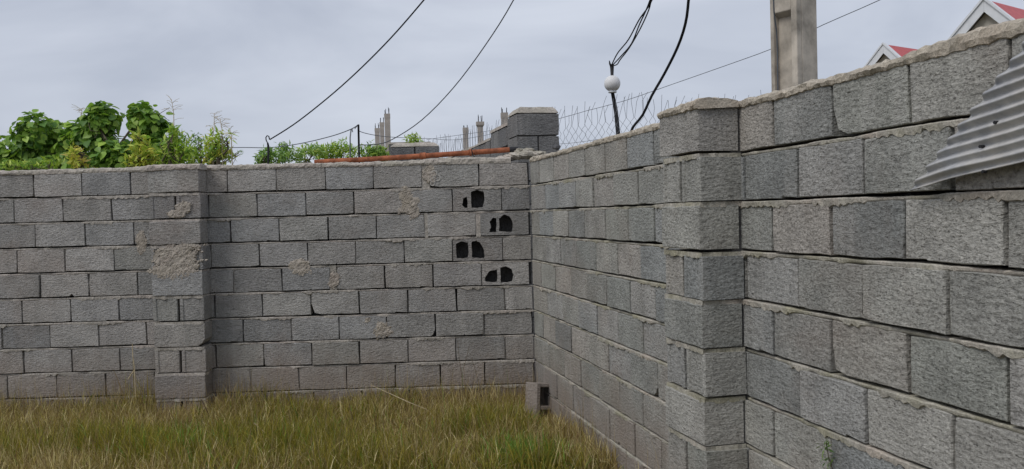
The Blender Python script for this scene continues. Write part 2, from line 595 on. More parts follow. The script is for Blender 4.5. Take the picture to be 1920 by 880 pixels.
def build_wall(wid, root, rows, s0, s1, block_mat, mort_mat, notches, skip, thick, solid_prob=0.2):
    n_rows = 10
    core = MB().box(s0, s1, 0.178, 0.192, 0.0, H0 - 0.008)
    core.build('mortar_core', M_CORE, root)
    for r in range(n_rows):
        zb = H0 - (r + 1) * PITCH
        js = rows[r]
        mb = mortar_course(wid, r, s0, s1, rows, H0 - r * PITCH, 0.1) if r > 0 else MB()
        for a, b in zip(js, js[1:]):
            if b - a < 0.10:                                # a thick joint, filled with mortar
                vs, fs = [], []
                for k in range(9):
                    z = zb + PITCH * k / 8 - 0.004
                    vs += [(a - 0.004 + 0.004 * nz(z * 40, a), 0.004 + 0.006 * nz(z * 30, a + 1), z), (b + 0.004 + 0.004 * nz(z * 40, b), 0.005 + 0.006 * nz(z * 33, b), z)]
                for k in range(8):
                    fs.append((2 * k, 2 * k + 1, 2 * k + 3, 2 * k + 2))
                mb.add(vs, fs)
                continue
            if (r, round(a, 2)) in skip:
                continue
            g = random.choice((0.006, 0.0075, 0.009, 0.011)) if wid == 0 else random.choice((0.011, 0.013, 0.015, 0.018))
            L = b - a - g
            key = (r, round((a + b) / 2, 1))
            nt_ = None
            for (rr, sc, spec) in notches:
                if rr == r and a < sc < b:
                    nt_ = spec if isinstance(spec[0], str) else (sc - a, spec[1])
            if nt_:
                me = block_mesh(L, BH, 0.14, random, nt_)
                sx = 1.0
            else:
                me = random.choice(VAR)
                sx = L / 0.4
            o = obj('block', me, block_mat, root)
            if not nt_ and me.materials and me.materials[0] != block_mat:
                o.material_slots[0].link = 'OBJECT'
                o.material_slots[0].material = block_mat
            o.location = (a + g / 2, random.gauss(0, 0.0028), zb + GAP + wob(wid, r, (a + b) / 2))
            o.rotation_euler = (random.gauss(0, 0.006), random.gauss(0, 0.0025), random.gauss(0, 0.004))
            o.scale = (sx, 1, 1)
            if random.random() < solid_prob:                # upright joint filled with mortar
                q = 0.004
                mb.box(b - g / 2 - q, b + q - g / 2 + 0.001, 0.016, 0.1, zb + GAP, zb + GAP + BH)
        mb.build('mortar_joint', mort_mat, root)


def coping(wid, root, s0, s1, mat, base, amp, y0=-0.006, y1=0.20, bumps=()):
    n = int((s1 - s0) / 0.013)
    cross = [(y0 + 0.010, -1), (y0 + 0.001, -0.5), (y0 - 0.003, 0.30), (y0 + 0.002, 0.72), (y0 + 0.022, 0.97), (y0 + 0.06, 1.0), ((y0 + y1) / 2, 1.03), (y1 - 0.05, 1.0), (y1 - 0.01, 0.75), (y1, 0.0)]
    vs, fs = [], []
    m = len(cross)
    for i in range(n + 1):
        s = s0 + (s1 - s0) * i / n
        h = base(s) + amp * (nz(s * 1.7, wid * 3.0) + 0.6 * nz(s * 6.0, wid + 5.0) + 0.55 * nz(s * 19.0, wid + 9.0) + 0.35 * nz(s * 47.0, wid + 1.0))
        for (bs, bw, bh) in bumps:
            h += bh * math.exp(-((s - bs) / bw) ** 2)
        h = max(h, 0.004)
        lip = max(0, nz(s * 3.0, wid + 2.2)) * 0.012 + 0.006 * nz(s * 23, wid) + 0.005 * nz(s * 51, wid + 4)
        for k, (y, f) in enumerate(cross):
            z = H0 - 0.018 + (h + 0.018) * max(f, 0)
            if f < 0:
                z = H0 - 0.019 - max(lip, -0.004) - (0.004 if f == -1 else 0)
            j = 0.007 * nz(s * 34, k * 1.7, wid) + 0.008 * nz(s * 9, k * 2.3, wid) + 0.004 * nz(s * 70, k * 3.1, wid)
            vs.append((s, y + j * (0.35 if k < 2 else 0.9), z + (0.007 * nz(s * 28 + 9, k * 2.1, wid) + 0.004 * nz(s * 64 + 9, k * 2.9, wid) if f >= 0.3 else 0)))
    for i in range(n):
        for k in range(m - 1):
            a = i * m + k
            fs.append((a, a + m, a + m + 1, a + 1))
    fs.append(tuple(range(m))[::-1])
    fs.append(tuple(n * m + k for k in range(m)))
    MB().add(vs, fs).build('coping', mat, root)


def patch(root, sc, zc, rs, rz, mat, seed, relief=0.016, y=0.0, name='mortar_patch'):
    """a rough, crumbly slap of mortar on the wall face: a ragged sheet of small facets"""
    step = 0.0085
    nx_, nz_ = int(rs * 2.9 / step), int(rz * 2.9 / step)
    idx, vs, fs = {}, [], []

    def field(s, z):
        u, v = (s - sc) / rs, (z - zc) / rz
        return 1 - sqrt(u * u + v * v) + 0.42 * nz(s * 9 + seed, z * 9) + 0.30 * nz(s * 24, z * 24 + seed) + 0.22 * nz(s * 60, z * 60 - seed)

    def vert(i, k):
        if (i, k) not in idx:
            s = sc + (i - nx_ / 2) * step + 0.003 * nz(i * 1.7, k * 1.3, seed)
            z = zc + (k - nz_ / 2) * step + 0.003 * nz(i * 1.1, k * 1.9, seed + 3)
            f = field(s, z)
            d = relief * 0.34 * max(0, min(1, f * 1.6)) * (0.7 + 0.6 * nz(s * 20, z * 20, seed)) + 0.005 * nz(s * 50, z * 50, seed) + 0.004 * nz(s * 110, z * 110, seed)
            idx[(i, k)] = len(vs)
            vs.append((s, y - max(0.0005, d + 0.003) if f > 0.06 else y + 0.006, z))
        return idx[(i, k)]
    for i in range(nx_):
        for k in range(nz_):
            if field(sc + (i + .5 - nx_ / 2) * step, zc + (k + .5 - nz_ / 2) * step) > 0.02:
                fs.append((vert(i, k), vert(i + 1, k), vert(i + 1, k + 1), vert(i, k + 1)))
    return obj(name, mesh(name, vs, fs), mat, root)


def pilaster(root, sa, sb, prot, r_even_single, mat, wid, notch_rows=(), mort=None, slot=0.018):
    """pier that stands proud of the wall: stretchers and pairs of end-on blocks in turn"""
    p = MB().box(sa + 0.02, sb - 0.02, -prot + 0.16, 0.05, 0, H0 - 0.02).build('pilaster', M_CORE, root)
    w = sb - sa
    for r in range(10):
        zb = H0 - (r + 1) * PITCH
        dz = wob(wid, r, (sa + sb) / 2) + random.uniform(-0.003, 0.003)
        if (r % 2 == 0) == r_even_single:
            me = block_mesh(w, BH, 0.192, random, ('r', 0.035)) if r in notch_rows else random.choice(VAR_SIDE)
            o = obj('block', me, mat, p)
            if r not in notch_rows:
                o.scale = (w / 0.4, 1, 1)
            o.location = (sa + random.uniform(-0.006, 0.006), -prot + random.uniform(-0.004, 0.004), zb + GAP + dz)
            o.rotation_euler = (0, random.gauss(0, 0.003), random.gauss(0, 0.008))
            blocks = [o]
        else:
            ww = (w - slot) / 2
            blocks = []
            for q in (0, 1):
                o = obj('block', random.choice(VAR_END), mat, p)
                o.scale = (ww / 0.192, 1.04, 1)
                o.location = (sa + q * (ww + slot) + random.uniform(-0.003, 0.003) + 0.006, -prot + 0.006 + random.uniform(-0.003, 0.003), zb + GAP + dz)
                blocks.append(o)
        for o in blocks:
            if o.data.materials[0] != mat:
                o.material_slots[0].link = 'OBJECT'
                o.material_slots[0].material = mat
        # mortar bed round three sides
        if r > 0:
            z1 = H0 - r * PITCH - 0.002
            z0 = z1 - (PITCH - GAP - BH) - 0.002
            loop = []
            for k in range(41):
                t = k / 40 * (w + 2 * prot)
                if t < prot:
                    loop.append((sa, 0 - t))
                elif t < prot + w:
                    loop.append((sa + t - prot, -prot))
                else:
                    loop.append((sb, -prot + (t - prot - w)))
            vs, fs = [], []
            cx, cy = (sa + sb) / 2, -prot / 2
            for k, (x, y) in enumerate(loop):
                q = nz(k * 0.35 + r * 9.1, wid * 7.0) + 0.5 * nz(k * 1.1, r * 2.2 + wid)
                off = 0.010 * q - 0.006
                dx, dy = x - cx, y - cy
                sxn = (1 if dx > 0 else -1) if abs(abs(dx) - w / 2) < 1e-4 else 0
                syn = -1 if abs(y + prot) < 1e-4 else 0
                xo, yo = x + sxn * off, y + syn * off
                xi, yi = x - sxn * 0.05, y - syn * 0.05
                lowr = z0 - max(0, q) * 0.012
                vs += [(xi, yi, z1 + dz), (xo, yo, z1 - 0.002 * max(0, -q) + dz), (xo, yo, lowr + dz), (xi, yi, z0 - 0.003 + dz)]
            for k in range(40):
                for j in range(3):
                    a = k * 4 + j
                    fs.append((a, a + 4, a + 5, a + 1))
            MB().add(vs, fs).build('mortar_joint', mort, p)
    return p


# --- joints read off the photograph, in metres along each wall
BACK = {0: [-4.135, -3.735, -3.334, -2.533, -2.125, -1.716, -1.315, -0.909, -0.847, -0.43, -0.018],
        1: [-4.306, -3.901, -3.5, -2.292, -1.887, -1.482, -1.071, -0.658, -0.247, -0.006],
        2: [-4.138, -3.724, -3.322, -2.521, -2.114, -1.707, -1.301, -0.894, -0.876, -0.464, -0.432, -0.022],
        3: [-4.295, -3.899, -3.493, -2.287, -1.883, -1.483, -1.074, -0.669, -0.249, -0.005],
        4: [-4.114, -3.71, -3.306, -2.508, -2.103, -1.702, -1.653, -1.246, -0.839, -0.43, -0.03],
        5: [-4.271, -3.87, -3.468, -2.274, -1.869, -1.465, -1.057, -0.647, -0.24, -0.004],
        6: [-4.442, -4.046, -3.644, -3.245, -2.441, -2.04, -1.638, -1.24, -0.83, -0.421, -0.014],
        7: [-4.274, -3.874, -3.474, -2.277, -1.873, -1.475, -1.067, -0.663, -0.247, -0.004],
        8: [-3.193, -2.393, -1.986, -1.589, -1.181, -0.80, -0.426, -0.012],
        9: [-4.28, -3.87, -2.27, -1.87, -1.46, -1.06, -0.65, -0.245, -0.006]}
RIGHT = {0: [0.0, 0.291, 0.731, 1.135, 1.531, 1.955, 2.352, 2.767, 4.033, 4.451, 4.865, 5.27],
         1: [0.0, 0.472, 0.876, 1.315, 1.701, 2.112, 2.53, 4.214, 4.626, 5.052],
         2: [0.0, 0.266, 0.692, 1.112, 1.497, 1.946, 2.352, 2.758, 4.013, 4.432, 4.832, 5.25],
         3: [0.0, 0.46, 0.868, 1.293, 1.725, 2.137, 2.529, 4.199, 4.614, 5.028],
         4: [0.0, 0.293, 1.117, 1.936, 2.356, 2.749, 4.009, 4.411, 4.833, 5.247],
         5: [0.0, 0.45, 0.903, 1.727, 2.132, 2.54, 4.202, 4.621, 5.038],
         6: [0.0, 0.303, 0.675, 1.533, 2.342, 2.762, 3.995, 4.406, 4.817],
         7: [0.0, 0.482, 0.895, 2.128, 2.527, 4.194],
         8: [0.0, 0.478 - 0.2, 0.69, 1.53, 1.939, 2.377],
         9: [0.0, 0.45, 0.86, 2.1]}
S0B, S1R = -6.6, 6.7
rows_b = {r: fill_row(j, S0B, j[-1]) for r, j in BACK.items()}
rows_r = {r: fill_row(j, 0.0, S1R) for r, j in RIGHT.items()}

wall_b = thing('block_wall', 'grey concrete block garden wall with broken-open hollow blocks and mortar patches', 'wall', (0, 0, 0), 0)
holes = {(1, -0.66), (2, -0.43), (3, -0.67), (4, -0.43)}
nb = [(4, -3.86, (0, 0.022)), (5, -1.83, ('l', 0.026)), (6, -0.86, ('r', 0.022)), (0, -0.6, ('l', 0.012))]
build_wall(0, wall_b, rows_b, S0B, -0.004, M_BLOCK, M_MORTAR, nb, holes, {})
pil_b = pilaster(wall_b, -3.115, -2.703, 0.2, True, M_BLOCK, 0, (6,), M_MORTAR)
coping(0, wall_b, S0B, -0.16, M_COPING, lambda s: 0.020 + (0.008 if s > -0.9 else 0.0), 0.008, bumps=((-2.95, 0.28, 0.018), (-0.5, 0.3, 0.01)))
coping(3, pil_b, -3.125, -2.693, M_COPING, lambda s: 0.024, 0.008, -0.207, -0.012)


# --- hollow blocks with their face shells knocked through
def shell_with_holes(a, b, zb, hole_polys, root):
    L, h = b - a - 0.006, BH
    outer = [Vector((x, z, 0)) for x, z in ((a + 0.003, zb + GAP), (b - 0.003, zb + GAP), (b - 0.003, zb + GAP + h), (a + 0.003, zb + GAP + h))]
    loops = [outer]
    for hp in hole_polys:
        q = []
        for i in range(len(hp)):                     # ragged outline
            p0, p1 = hp[i], hp[(i + 1) % len(hp)]
            for t in (0, 0.34, 0.67):
                x, z = p0[0] + (p1[0] - p0[0]) * t, p0[1] + (p1[1] - p0[1]) * t
                q.append(Vector((x + random.uniform(-.003, .003), max(zb + GAP + 0.006, z + random.uniform(-.003, .003)), 0)))
        loops.append(q)
    tris = tessellate_polygon(loops)
    flat = [v for l in loops for v in l]
    nfl = len(flat)
    vs = [(v.x, 0.0, v.y) for v in flat] + [(v.x, 0.028, v.y) for v in flat]
    fs = [tuple(t) for t in tris] + [tuple(i + nfl for i in t)[::-1] for t in tris]
    k = 0
    for l in loops:
        n = len(l)
        for i in range(n):
            i2 = (i + 1) % n
            fs.append((k + i, k + i2, nfl + k + i2, nfl + k + i))
        k += n
    mb = MB()
    mb.add(vs, fs)
    # the block's other walls: two ends, cross webs, bed shells; back left off, dark slab behind blackens the cores
    z0, z1 = zb + GAP, zb + GAP + h
    xm = None
    if len(hole_polys) == 2:
        xm = (max(p[0] for p in hole_polys[0]) + min(p[0] for p in hole_polys[1])) / 2
    else:
        xm = (a + b) / 2
    for (x0, x1) in ((a + 0.003, a + 0.03), (xm - 0.009, xm + 0.009), (b - 0.03, b - 0.003)):
        mb.box(x0, x1, 0.0285, 0.176, z0 + 0.001, z1 - 0.001)
    mb.box(a + 0.031, b - 0.031, 0.029, 0.176, z0 - 0.006, z0 + 0.004)
    mb.box(a + 0.031, b - 0.031, 0.029, 0.176, z1 + 0.001, z1 + 0.006)
    o = mb.build('broken_block', M_BLOCK, root)
    o['label'] = 'hollow block with its face broken through to the dark cores'
    return o


def zp(lst, ox=840, oy=340, sc=4.4):
    return [back_sz(ox + x / sc, oy + y / sc) for x, y in lst]


HOLES = {(1, -0.658, -0.247): [[(160, 125), (135, 145), (125, 190), (145, 215), (165, 213), (167, 160)], [(190, 95), (235, 78), (285, 92), (288, 150), (280, 208), (240, 214), (193, 210)]],
         (2, -0.432, -0.022): [[(355, 335), (380, 305), (402, 310), (404, 360), (402, 412), (350, 414), (364, 380)], [(422, 310), (460, 282), (495, 295), (520, 335), (520, 408), (480, 414), (424, 406)]],
         (3, -0.669, -0.249): [[(77, 522), (120, 503), (165, 510), (172, 560), (168, 622), (130, 634), (82, 627), (80, 570)], [(194, 505), (225, 498), (260, 515), (285, 570), (287, 628), (240, 630), (196, 622)]],
         (4, -0.43, -0.03): [[(322, 785), (350, 742), (405, 730), (408, 780), (405, 828), (340, 826), (312, 818)], [(430, 720), (470, 705), (510, 730), (525, 770), (515, 822), (480, 832), (432, 830)]]}
for (r, a, b), polys in HOLES.items():
    pp = [zp(l)[::-1] for l in polys]
    allp = [q for l in pp for q in l]
    mx = (max(q[0] for q in allp) + min(q[0] for q in allp)) / 2
    mz = (max(q[1] for q in allp) + min(q[1] for q in allp)) / 2
    zt_ = H0 - (r + 1) * PITCH + GAP + BH - 0.008
    pp = [[(mx + (q[0] - mx) * 1.13, min(zt_, mz + (q[1] - mz) * 1.10)) for q in l] for l in pp]
    shell_with_holes(a, b, H0 - (r + 1) * PITCH, pp, wall_b)

# --- slaps of mortar on the back wall
for px, py, rx, ry, sd_, rel in ((768, 388, 20, 24, 1.0, 0.022), (760, 364, 12, 16, 11.0, 0.012), (563, 503, 24, 16, 2.0, 0.02), (716, 620, 18, 19, 3.0, 0.018),
                                (266, 455, 10, 24, 4.0, 0.010), (628, 525, 12, 16, 5.0, 0.012), (806, 330, 13, 17, 6.0, 0.014), (690, 600, 8, 6, 7.5, 0.008)):
    s, z = back_sz(px, py)
    patch(wall_b, s, z, rx / 223, ry / 223, M_PATCH, sd_, rel)
for px, py, rx, ry, sd_, rel in ((334, 482, 46, 30, 7.0, 0.022), (326, 510, 40, 16, 12.0, 0.016), (344, 391, 15, 13, 8.0, 0.024), (330, 402, 22, 7, 13.0, 0.014)):
    s, z = back_sz(px, py, 0.2)
    patch(pil_b, s, z, rx / 229, ry / 229, M_PATCH, sd_, rel, -0.198)
# rings of mortar smeared beside the thick joint of the top course
mk = MB()
for px, py, rp in ((814, 326, 5.5), (820, 334, 5.5), (812, 338, 4.5), (811, 345, 3.5)):
    s, z = back_sz(px, py)
    mk.tube([(s + rp / 223 * cos(q), -0.003, z + rp / 223 * sin(q)) for q in np.linspace(0, 2 * pi, 15)], 0.0045, 5, False)
mk.build('mortar_rings', M_CHALK, wall_b)

# --- right wall
wall_r = thing('block_wall', 'coarse grey block wall with a projecting pier and a corrugated sheet against it', 'wall', (0, 0, 0), ANG - pi / 2)
nr_ = [(4, 0.70, (0, 0.03)), (6, 2.72, ('r', 0.03)), (2, 3.78, ('l', 0.02)), (0, 4.46, ('l', 0.03)), (4, 4.42, ('l', 0.018)), (8, 2.1, (0, 0.02))]
build_wall(1, wall_r, rows_r, 0.0, S1R, M_BLOCK_R, M_MORTAR_R, nr_, set(), {}, 0.0)
pil_r = pilaster(wall_r, 3.355, 3.768, 0.2, True, M_BLOCK_R, 1, (), M_MORTAR_R, 0.03)
coping(1, wall_r, 0.02, S1R, M_COPING_R, lambda s: 0.014 - 0.004 * max(0, min(1, (s - 3.6) / 1.2)), 0.009, bumps=((0.1, 0.12, 0.012), (5.15, 0.25, 0.022)))
coping(4, pil_r, 3.345, 3.778, M_COPING_R, lambda s: 0.016, 0.008, -0.207, -0.012)
# broken mortar heaped where the two walls meet
for k, (px, py, rr) in enumerate(((952, 296, 10), (968, 292, 13), (985, 290, 14), (1002, 291, 12), (940, 297, 8), (1014, 289, 9), (975, 284, 9), (992, 283, 8))):
    p = P(px, py, 7.62)
    rad = rr / 220
    vs, fs = [], []
    nu, nv = 14, 8
    for i in range(nv + 1):
        for j in range(nu):
            th, ph = pi * i / nv, 2 * pi * j / nu
            d = np.array([sin(th) * cos(ph), sin(th) * sin(ph), cos(th)])
            f = 1 + 0.35 * nz(d[0] * 2.2 + k * 5, d[1] * 2.2, d[2] * 2.2) + 0.18 * nz(d[0] * 6, d[1] * 6 + k, d[2] * 6)
            vs.append(p + d * rad * f * np.array([1.35, 1.2, 0.62]))
    for i in range(nv):
        for j in range(nu):
            fs.append((i * nu + j, i * nu + (j + 1) % nu, (i + 1) * nu + (j + 1) % nu, (i + 1) * nu + j))
    obj('mortar_lump', mesh('mortar_lump', vs, fs), M_COPING, wall_b)


# ------------------------------------------------------------------ corrugated sheet against the right wall
def corrugated():
    off = 0.045
    A = np.array(right_sz(1705, 357, off))
    B = np.array(right_sz(1918, 92, off))
    r0, r1 = np.array(right_sz(1742, 317, off)), np.array(right_sz(1920, 266, off))
    e1 = (r1 - r0) / np.linalg.norm(r1 - r0)                 # along the ridges
    e2 = np.array([-e1[1], e1[0]])                           # across, upwards
    ab = B - A
    u_t, v_t = ab @ e1, ab @ e2
    wave = v_t / 9.3
    v_max = v_t * 1.7
    nv, nu = int(v_max / wave * 12), 46
    vs, fs = [], []
    for i in range(nv + 1):
        v = v_max * i / nv
        ph = 2 * pi * v / wave
        u0 = u_t * v / v_t + 0.012 * nz(v * 40, 2.0) + 0.010 * nz(v * 9, 5.0)
        for k in range(nu + 1):
            f = (k / nu)
            u = u0 + (2.2 - u0) * f
            q = A + u * e1 + (v + 0.006 * nz(u * 3.0, v * 4.0)) * e2
            dent = 0.011 * nz(u * 5, v * 7, 3.3) + 0.006 * nz(u * 11, v * 13, 7.1) + (-0.018) * math.exp(-((u - 0.23) / 0.09) ** 2 - ((v - 0.02) / 0.03) ** 2)
            y = -off + 0.5 * 0.0165 * sin(ph) + dent * 0.7 - 0.015 * u
            vs.append((q[0], y, q[1]))
    for i in range(nv):
        for k in range(nu):
            a = i * (nu + 1) + k
            fs.append((a, a + 1, a + nu + 2, a + nu + 1))
    base = np.array([A[0] * sin(ANG), -A[0] * cos(ANG), 0.0])
    t = thing('corrugated_sheet', 'grey weathered corrugated sheet with a jagged diagonal edge leaning on the coarse block wall', 'roofing sheet', (0, 0, 0), ANG - pi / 2)
    o = obj('sheet', mesh('sheet', vs, fs, True), sheet_mat(), t)
    md = o.modifiers.new('thickness', 'SOLIDIFY')
    md.thickness = 0.0035
    for nx_, ny_ in ((1874, 230), (1846, 275), (1851, 322)):
        q = np.array(right_sz(nx_, ny_, off))
        yy = -off - 0.012 - 0.015 * ((q - A) @ e1)
        MB().tube([(q[0], yy + 0.014, q[1]), (q[0] + 0.002, yy, q[1])], 0.0045, 8).build('nail', M_BLACKSTEEL, t)


corrugated()

# ------------------------------------------------------------------ hollow block standing in the grass by the corner
p = ground_pt(1010, 783)
hb = thing('hollow_block', 'pale hollow concrete block standing on end in the grass at the wall corner', 'concrete block', (0.012, -0.44, -0.07), 0)
hb.rotation_euler = (radians(-6), radians(7), radians(26))


def hollow_block_end(parent):
    w, d, h, t = 0.195, 0.19, 0.385, 0.034
    mb = MB()
    mb.box(-w / 2, -w / 2 + t, -d / 2, d / 2, 0, h)
    mb.box(w / 2 - t, w / 2, -d / 2, d / 2, 0, h)
    for z0, z1 in ((0, t), (h / 2 - t / 2, h / 2 + t / 2), (h - t, h)):
        mb.box(-w / 2 + t + 0.0006, w / 2 - t - 0.0006, -d / 2 + 0.003, d / 2 - 0.003, z0 + 0.002, z1 - 0.002)
    mb.box(-w / 2 + t + 0.0012, w / 2 - t - 0.0012, d / 2 - 0.03, d / 2 - 0.004, t, h - t)  # added panel closing the through cores at the back, so they go dark
    o = mb.build('block_shell', M_BLOCK, parent)
    bv = o.modifiers.new('bevel', 'BEVEL')
    bv.width, bv.segments = 0.004, 1
    MB().box(-w / 2 - 0.02, w / 2 + 0.015, -d / 2 - 0.03, -d / 2 - 0.001, 0.0, 0.035).build('mortar_crust', M_COPING, parent)


hollow_block_end(hb)


# ------------------------------------------------------------------ rusty pipe on the back wall
pa, pb = P(590, 304.5, 7.60), P(962, 280.5, 7.62)
pipe = thing('rusty_pipe', 'rusty orange steel pipe lying along the top of the garden wall', 'pipe', tuple(pa))
pts = [pa + (pb - pa) * t + np.array([0, 0, -0.006 * sin(pi * t)]) for t in np.linspace(0, 1, 14)]
MB(pa).tube(pts, 0.0225, 14).build('tube', M_RUST, pipe, True)
for t, w_, r_ in ((0.545, 0.05, 0.029), (0.785, 0.022, 0.030), (0.81, 0.008, 0.028)):
    c0 = pa + (pb - pa) * t + np.array([0, 0, -0.006 * sin(pi * t)])
    dv = (pb - pa) / np.linalg.norm(pb - pa)
    MB(pa).tube([c0 - dv * w_ / 2, c0 + dv * w_ / 2], r_, 12).build('collar', M_RUST, pipe, True)
c0 = pa + (pb - pa) * 0.79
MB(pa).tube([c0 + np.array([0, -0.028, 0.02]), c0 + np.array([0.01, -0.03, -0.03]), c0 + np.array([0.03, -0.03, -0.045])], 0.004, 5).build('tie_wire', M_BLACKSTEEL, pipe)
dv = (pb - pa) / np.linalg.norm(pb - pa)
MB(pa).tube([pb - dv * 0.03, pb + dv * 0.03, pb + dv * 0.075 + np.array([0, 0, -0.018])], [0.0245, 0.0235, 0.006], 12).build('end_plug', M_BLACKSTEEL, pipe)


# ------------------------------------------------------------------ walls and piers beyond the corner
def far_pier(name, label, cat, loc, rz, w, h, cap_h, courses_single_first, mat, group=None, bevel=0.05, dep=None):
    t = thing(name, label, cat, loc, rz, group)
    dep = dep or w
    MB().box(-w / 2 + 0.02, w / 2 - 0.02, -dep / 2 + 0.02, dep / 2 - 0.02, 0, h - 0.01).build('mortar_core', M_CORE, t)
    n = int(h / PITCH)
    for r in range(n):
        z = h - (r + 1) * PITCH + 0.006
        single = (r % 2 == 0) == courses_single_first
        xs_ = [(-w / 2, w / 2)] if single else [(-w / 2, -0.008), (0.008, w / 2)]
        for (a, b) in xs_:
            MBb = block_mesh(b - a, 0.197, dep if single else dep, random, None, 4, 2, 0.003)
            o = obj('block', MBb, mat, t, (a, -dep / 2 + random.uniform(-0.004, 0.004), z))
    pts_ = []
    vs = []
    k_ = 20
    prof = [(1.0, 0.0), (0.99, 0.12), (0.90, 0.55), (0.78, 0.95), (0.5, 1.03), (0.0, 1.0)]
    for f, hz in prof:
        for k in range(k_):
            q = 2 * pi * (k + 0.5) / k_
            m_ = max(abs(cos(q)), abs(sin(q)))
            x, y = cos(q) / m_, sin(q) / m_
            j = 1 + 0.02 * nz(k * 1.3, hz * 3, w)
            vs.append((x * w / 2 * f * j, y * dep / 2 * f * j, h + hz * cap_h + (0.006 * nz(k, hz * 9, 1.7) if hz > 0 else 0)))
    fs = []
    for i in range(len(prof) - 1):
        for k in range(k_):
            fs.append((i * k_ + k, i * k_ + (k + 1) % k_, (i + 1) * k_ + (k + 1) % k_, (i + 1) * k_ + k))
    obj('cap', mesh('cap', vs, fs), M_COPING, t)
    return t


c = P(999, 250, 8.42)
ztop = P(999, 214, 8.3)[2]
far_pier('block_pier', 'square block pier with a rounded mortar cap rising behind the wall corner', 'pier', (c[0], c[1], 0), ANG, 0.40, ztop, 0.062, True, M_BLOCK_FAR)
PIER = c


def far_wall(name, label, start, length, rz, h, thick=0.19, step=None):
    """wall running along local +x from start; block faces towards local -y"""
    t = thing(name, label, 'wall', (start[0], start[1], 0), rz)
    MB().box(0, length, 0.02, thick - 0.01, 0, h - 0.03).build('mortar_core', M_CORE, t)
    n = int(h / PITCH)
    for r in range(min(n, 4)):
        x = -0.2 if r % 2 else 0.0
        while x < length - 0.02:
            a, b = max(0.0, x), min(length, x + 0.41)
            if b - a > 0.03:
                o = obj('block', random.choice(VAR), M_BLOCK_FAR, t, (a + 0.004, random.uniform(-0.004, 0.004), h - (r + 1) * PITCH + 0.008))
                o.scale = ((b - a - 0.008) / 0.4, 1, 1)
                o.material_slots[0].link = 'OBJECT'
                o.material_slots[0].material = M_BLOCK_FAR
            x += 0.41
    k = int(length / 0.05)
    vs, fs = [], []
    for i in range(k + 1):
        x = length * i / k
        hh = h + 0.025 + 0.012 * nz(x * 3, h)
        vs += [(x, -0.005, h - 0.012), (x, 0.0, hh - 0.008), (x, thick / 2, hh), (x, thick, hh - 0.01), (x, thick + 0.004, h - 0.012)]
    for i in range(k):
        for j in range(4):
            a = i * 5 + j
            fs.append((a, a + 5, a + 6, a + 1))
    fs += [(0, 1, 2, 3, 4), tuple(k * 5 + j for j in (4, 3, 2, 1, 0))]
    obj('coping', mesh('coping', vs, fs), M_COPING, t)
    return t


# the neighbour's wall goes on beyond the pier in the line of the right wall, seen on its left face
du = np.array([-sin(ANG), cos(ANG)])
ln = np.array([-cos(ANG), -sin(ANG)])
st_ = np.array([PIER[0], PIER[1]]) + ln * 0.175 + du * 0.215
e1_ = st_ + du * 0.95
# local +x must run so that the face (local -y) looks left: +x = -du
far_wall('block_wall', 'short raised length of block wall joined to the capped pier', (e1_[0], e1_[1]), 0.94, ANG - pi / 2, 2.545)
e2_ = e1_ + du * 6.0
far_wall('block_wall', 'lower block wall running away behind the raised length beside the pier', (e2_[0], e2_[1]), 5.99, ANG - pi / 2, 2.475)

# low pier and wall end further left
c = P(779, 280, 10.2)
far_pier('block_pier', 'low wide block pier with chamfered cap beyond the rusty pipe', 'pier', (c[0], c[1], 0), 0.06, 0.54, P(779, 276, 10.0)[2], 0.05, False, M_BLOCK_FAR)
a_, b_ = P(728, 266, 14.0), P(806, 263, 14.0)
far_wall('block_wall', 'far grey wall end showing just above the low wide pier', (a_[0], a_[1]), b_[0] - a_[0], 0.0, a_[2] - 0.03)


# ------------------------------------------------------------------ concrete columns far behind
def column(x0, x1, ytop, yreb, d, label, cap=True, flare=0.0):
    p0, p1 = P(x0, ytop, d), P(x1, ytop, d)
    w = (p1 - p0)[0]
    cx, cy, zt = (p0[0] + p1[0]) / 2, (p0[1] + p1[1]) / 2, p0[2]
    t = thing('concrete_column', label, 'column', (cx, cy, 0), 0.1, 'unfinished concrete columns beyond the walls')
    MB().box(-w * 0.46, w * 0.46, -w * 0.46, w * 0.46, 0, zt - w * 0.9).build('shaft', M_COLUMN, t)
    f = 0.5 + flare
    vs = []
    for z, s in ((zt - w * 0.9 + 0.001, 0.47), (zt - w * 0.55, f), (zt, f)):
        vs += [(-w * s, -w * s, z), (w * s, -w * s, z), (w * s, w * s, z), (-w * s, w * s, z)]
    fs = [(3, 2, 1, 0), (8, 9, 10, 11)] + [(i * 4 + k, i * 4 + (k + 1) % 4, i * 4 + 4 + (k + 1) % 4, i * 4 + 4 + k) for i in (0, 1) for k in range(4)]
    obj('head', mesh('head', vs, fs), M_COLUMN, t)
    zr = P(x0, yreb, d)[2]
    for sx in (-1, 1):
        for sy in (-1, 1):
            MB().tube([(sx * w * 0.3, sy * w * 0.3, zt - 0.1), (sx * w * 0.3 + random.uniform(-.02, .02), sy * w * 0.3, zr + random.uniform(-.08, .05))], 0.010, 5).build('rebar', M_BLACKSTEEL, t)


column(720.3, 731.5, 214, 203, 30, 'tallest concrete column with rebar tips, right of two stepped ones')
column(711.6, 720.3, 230, 222, 32, 'middle one of three stepped concrete columns with rebar')
column(702.4, 711.8, 241, 233, 34, 'lowest one of three stepped concrete columns with rebar')
column(867.6, 878.0, 240, 232, 30, 'plain concrete column above the chain-link left of the flared one')
column(894.5, 905.5, 229, 217, 28, 'concrete column with a flared head above the chain-link', True, 0.16)
column(939.0, 952.0, 212, 205, 24, 'concrete column just above the raised wall length by the pier')


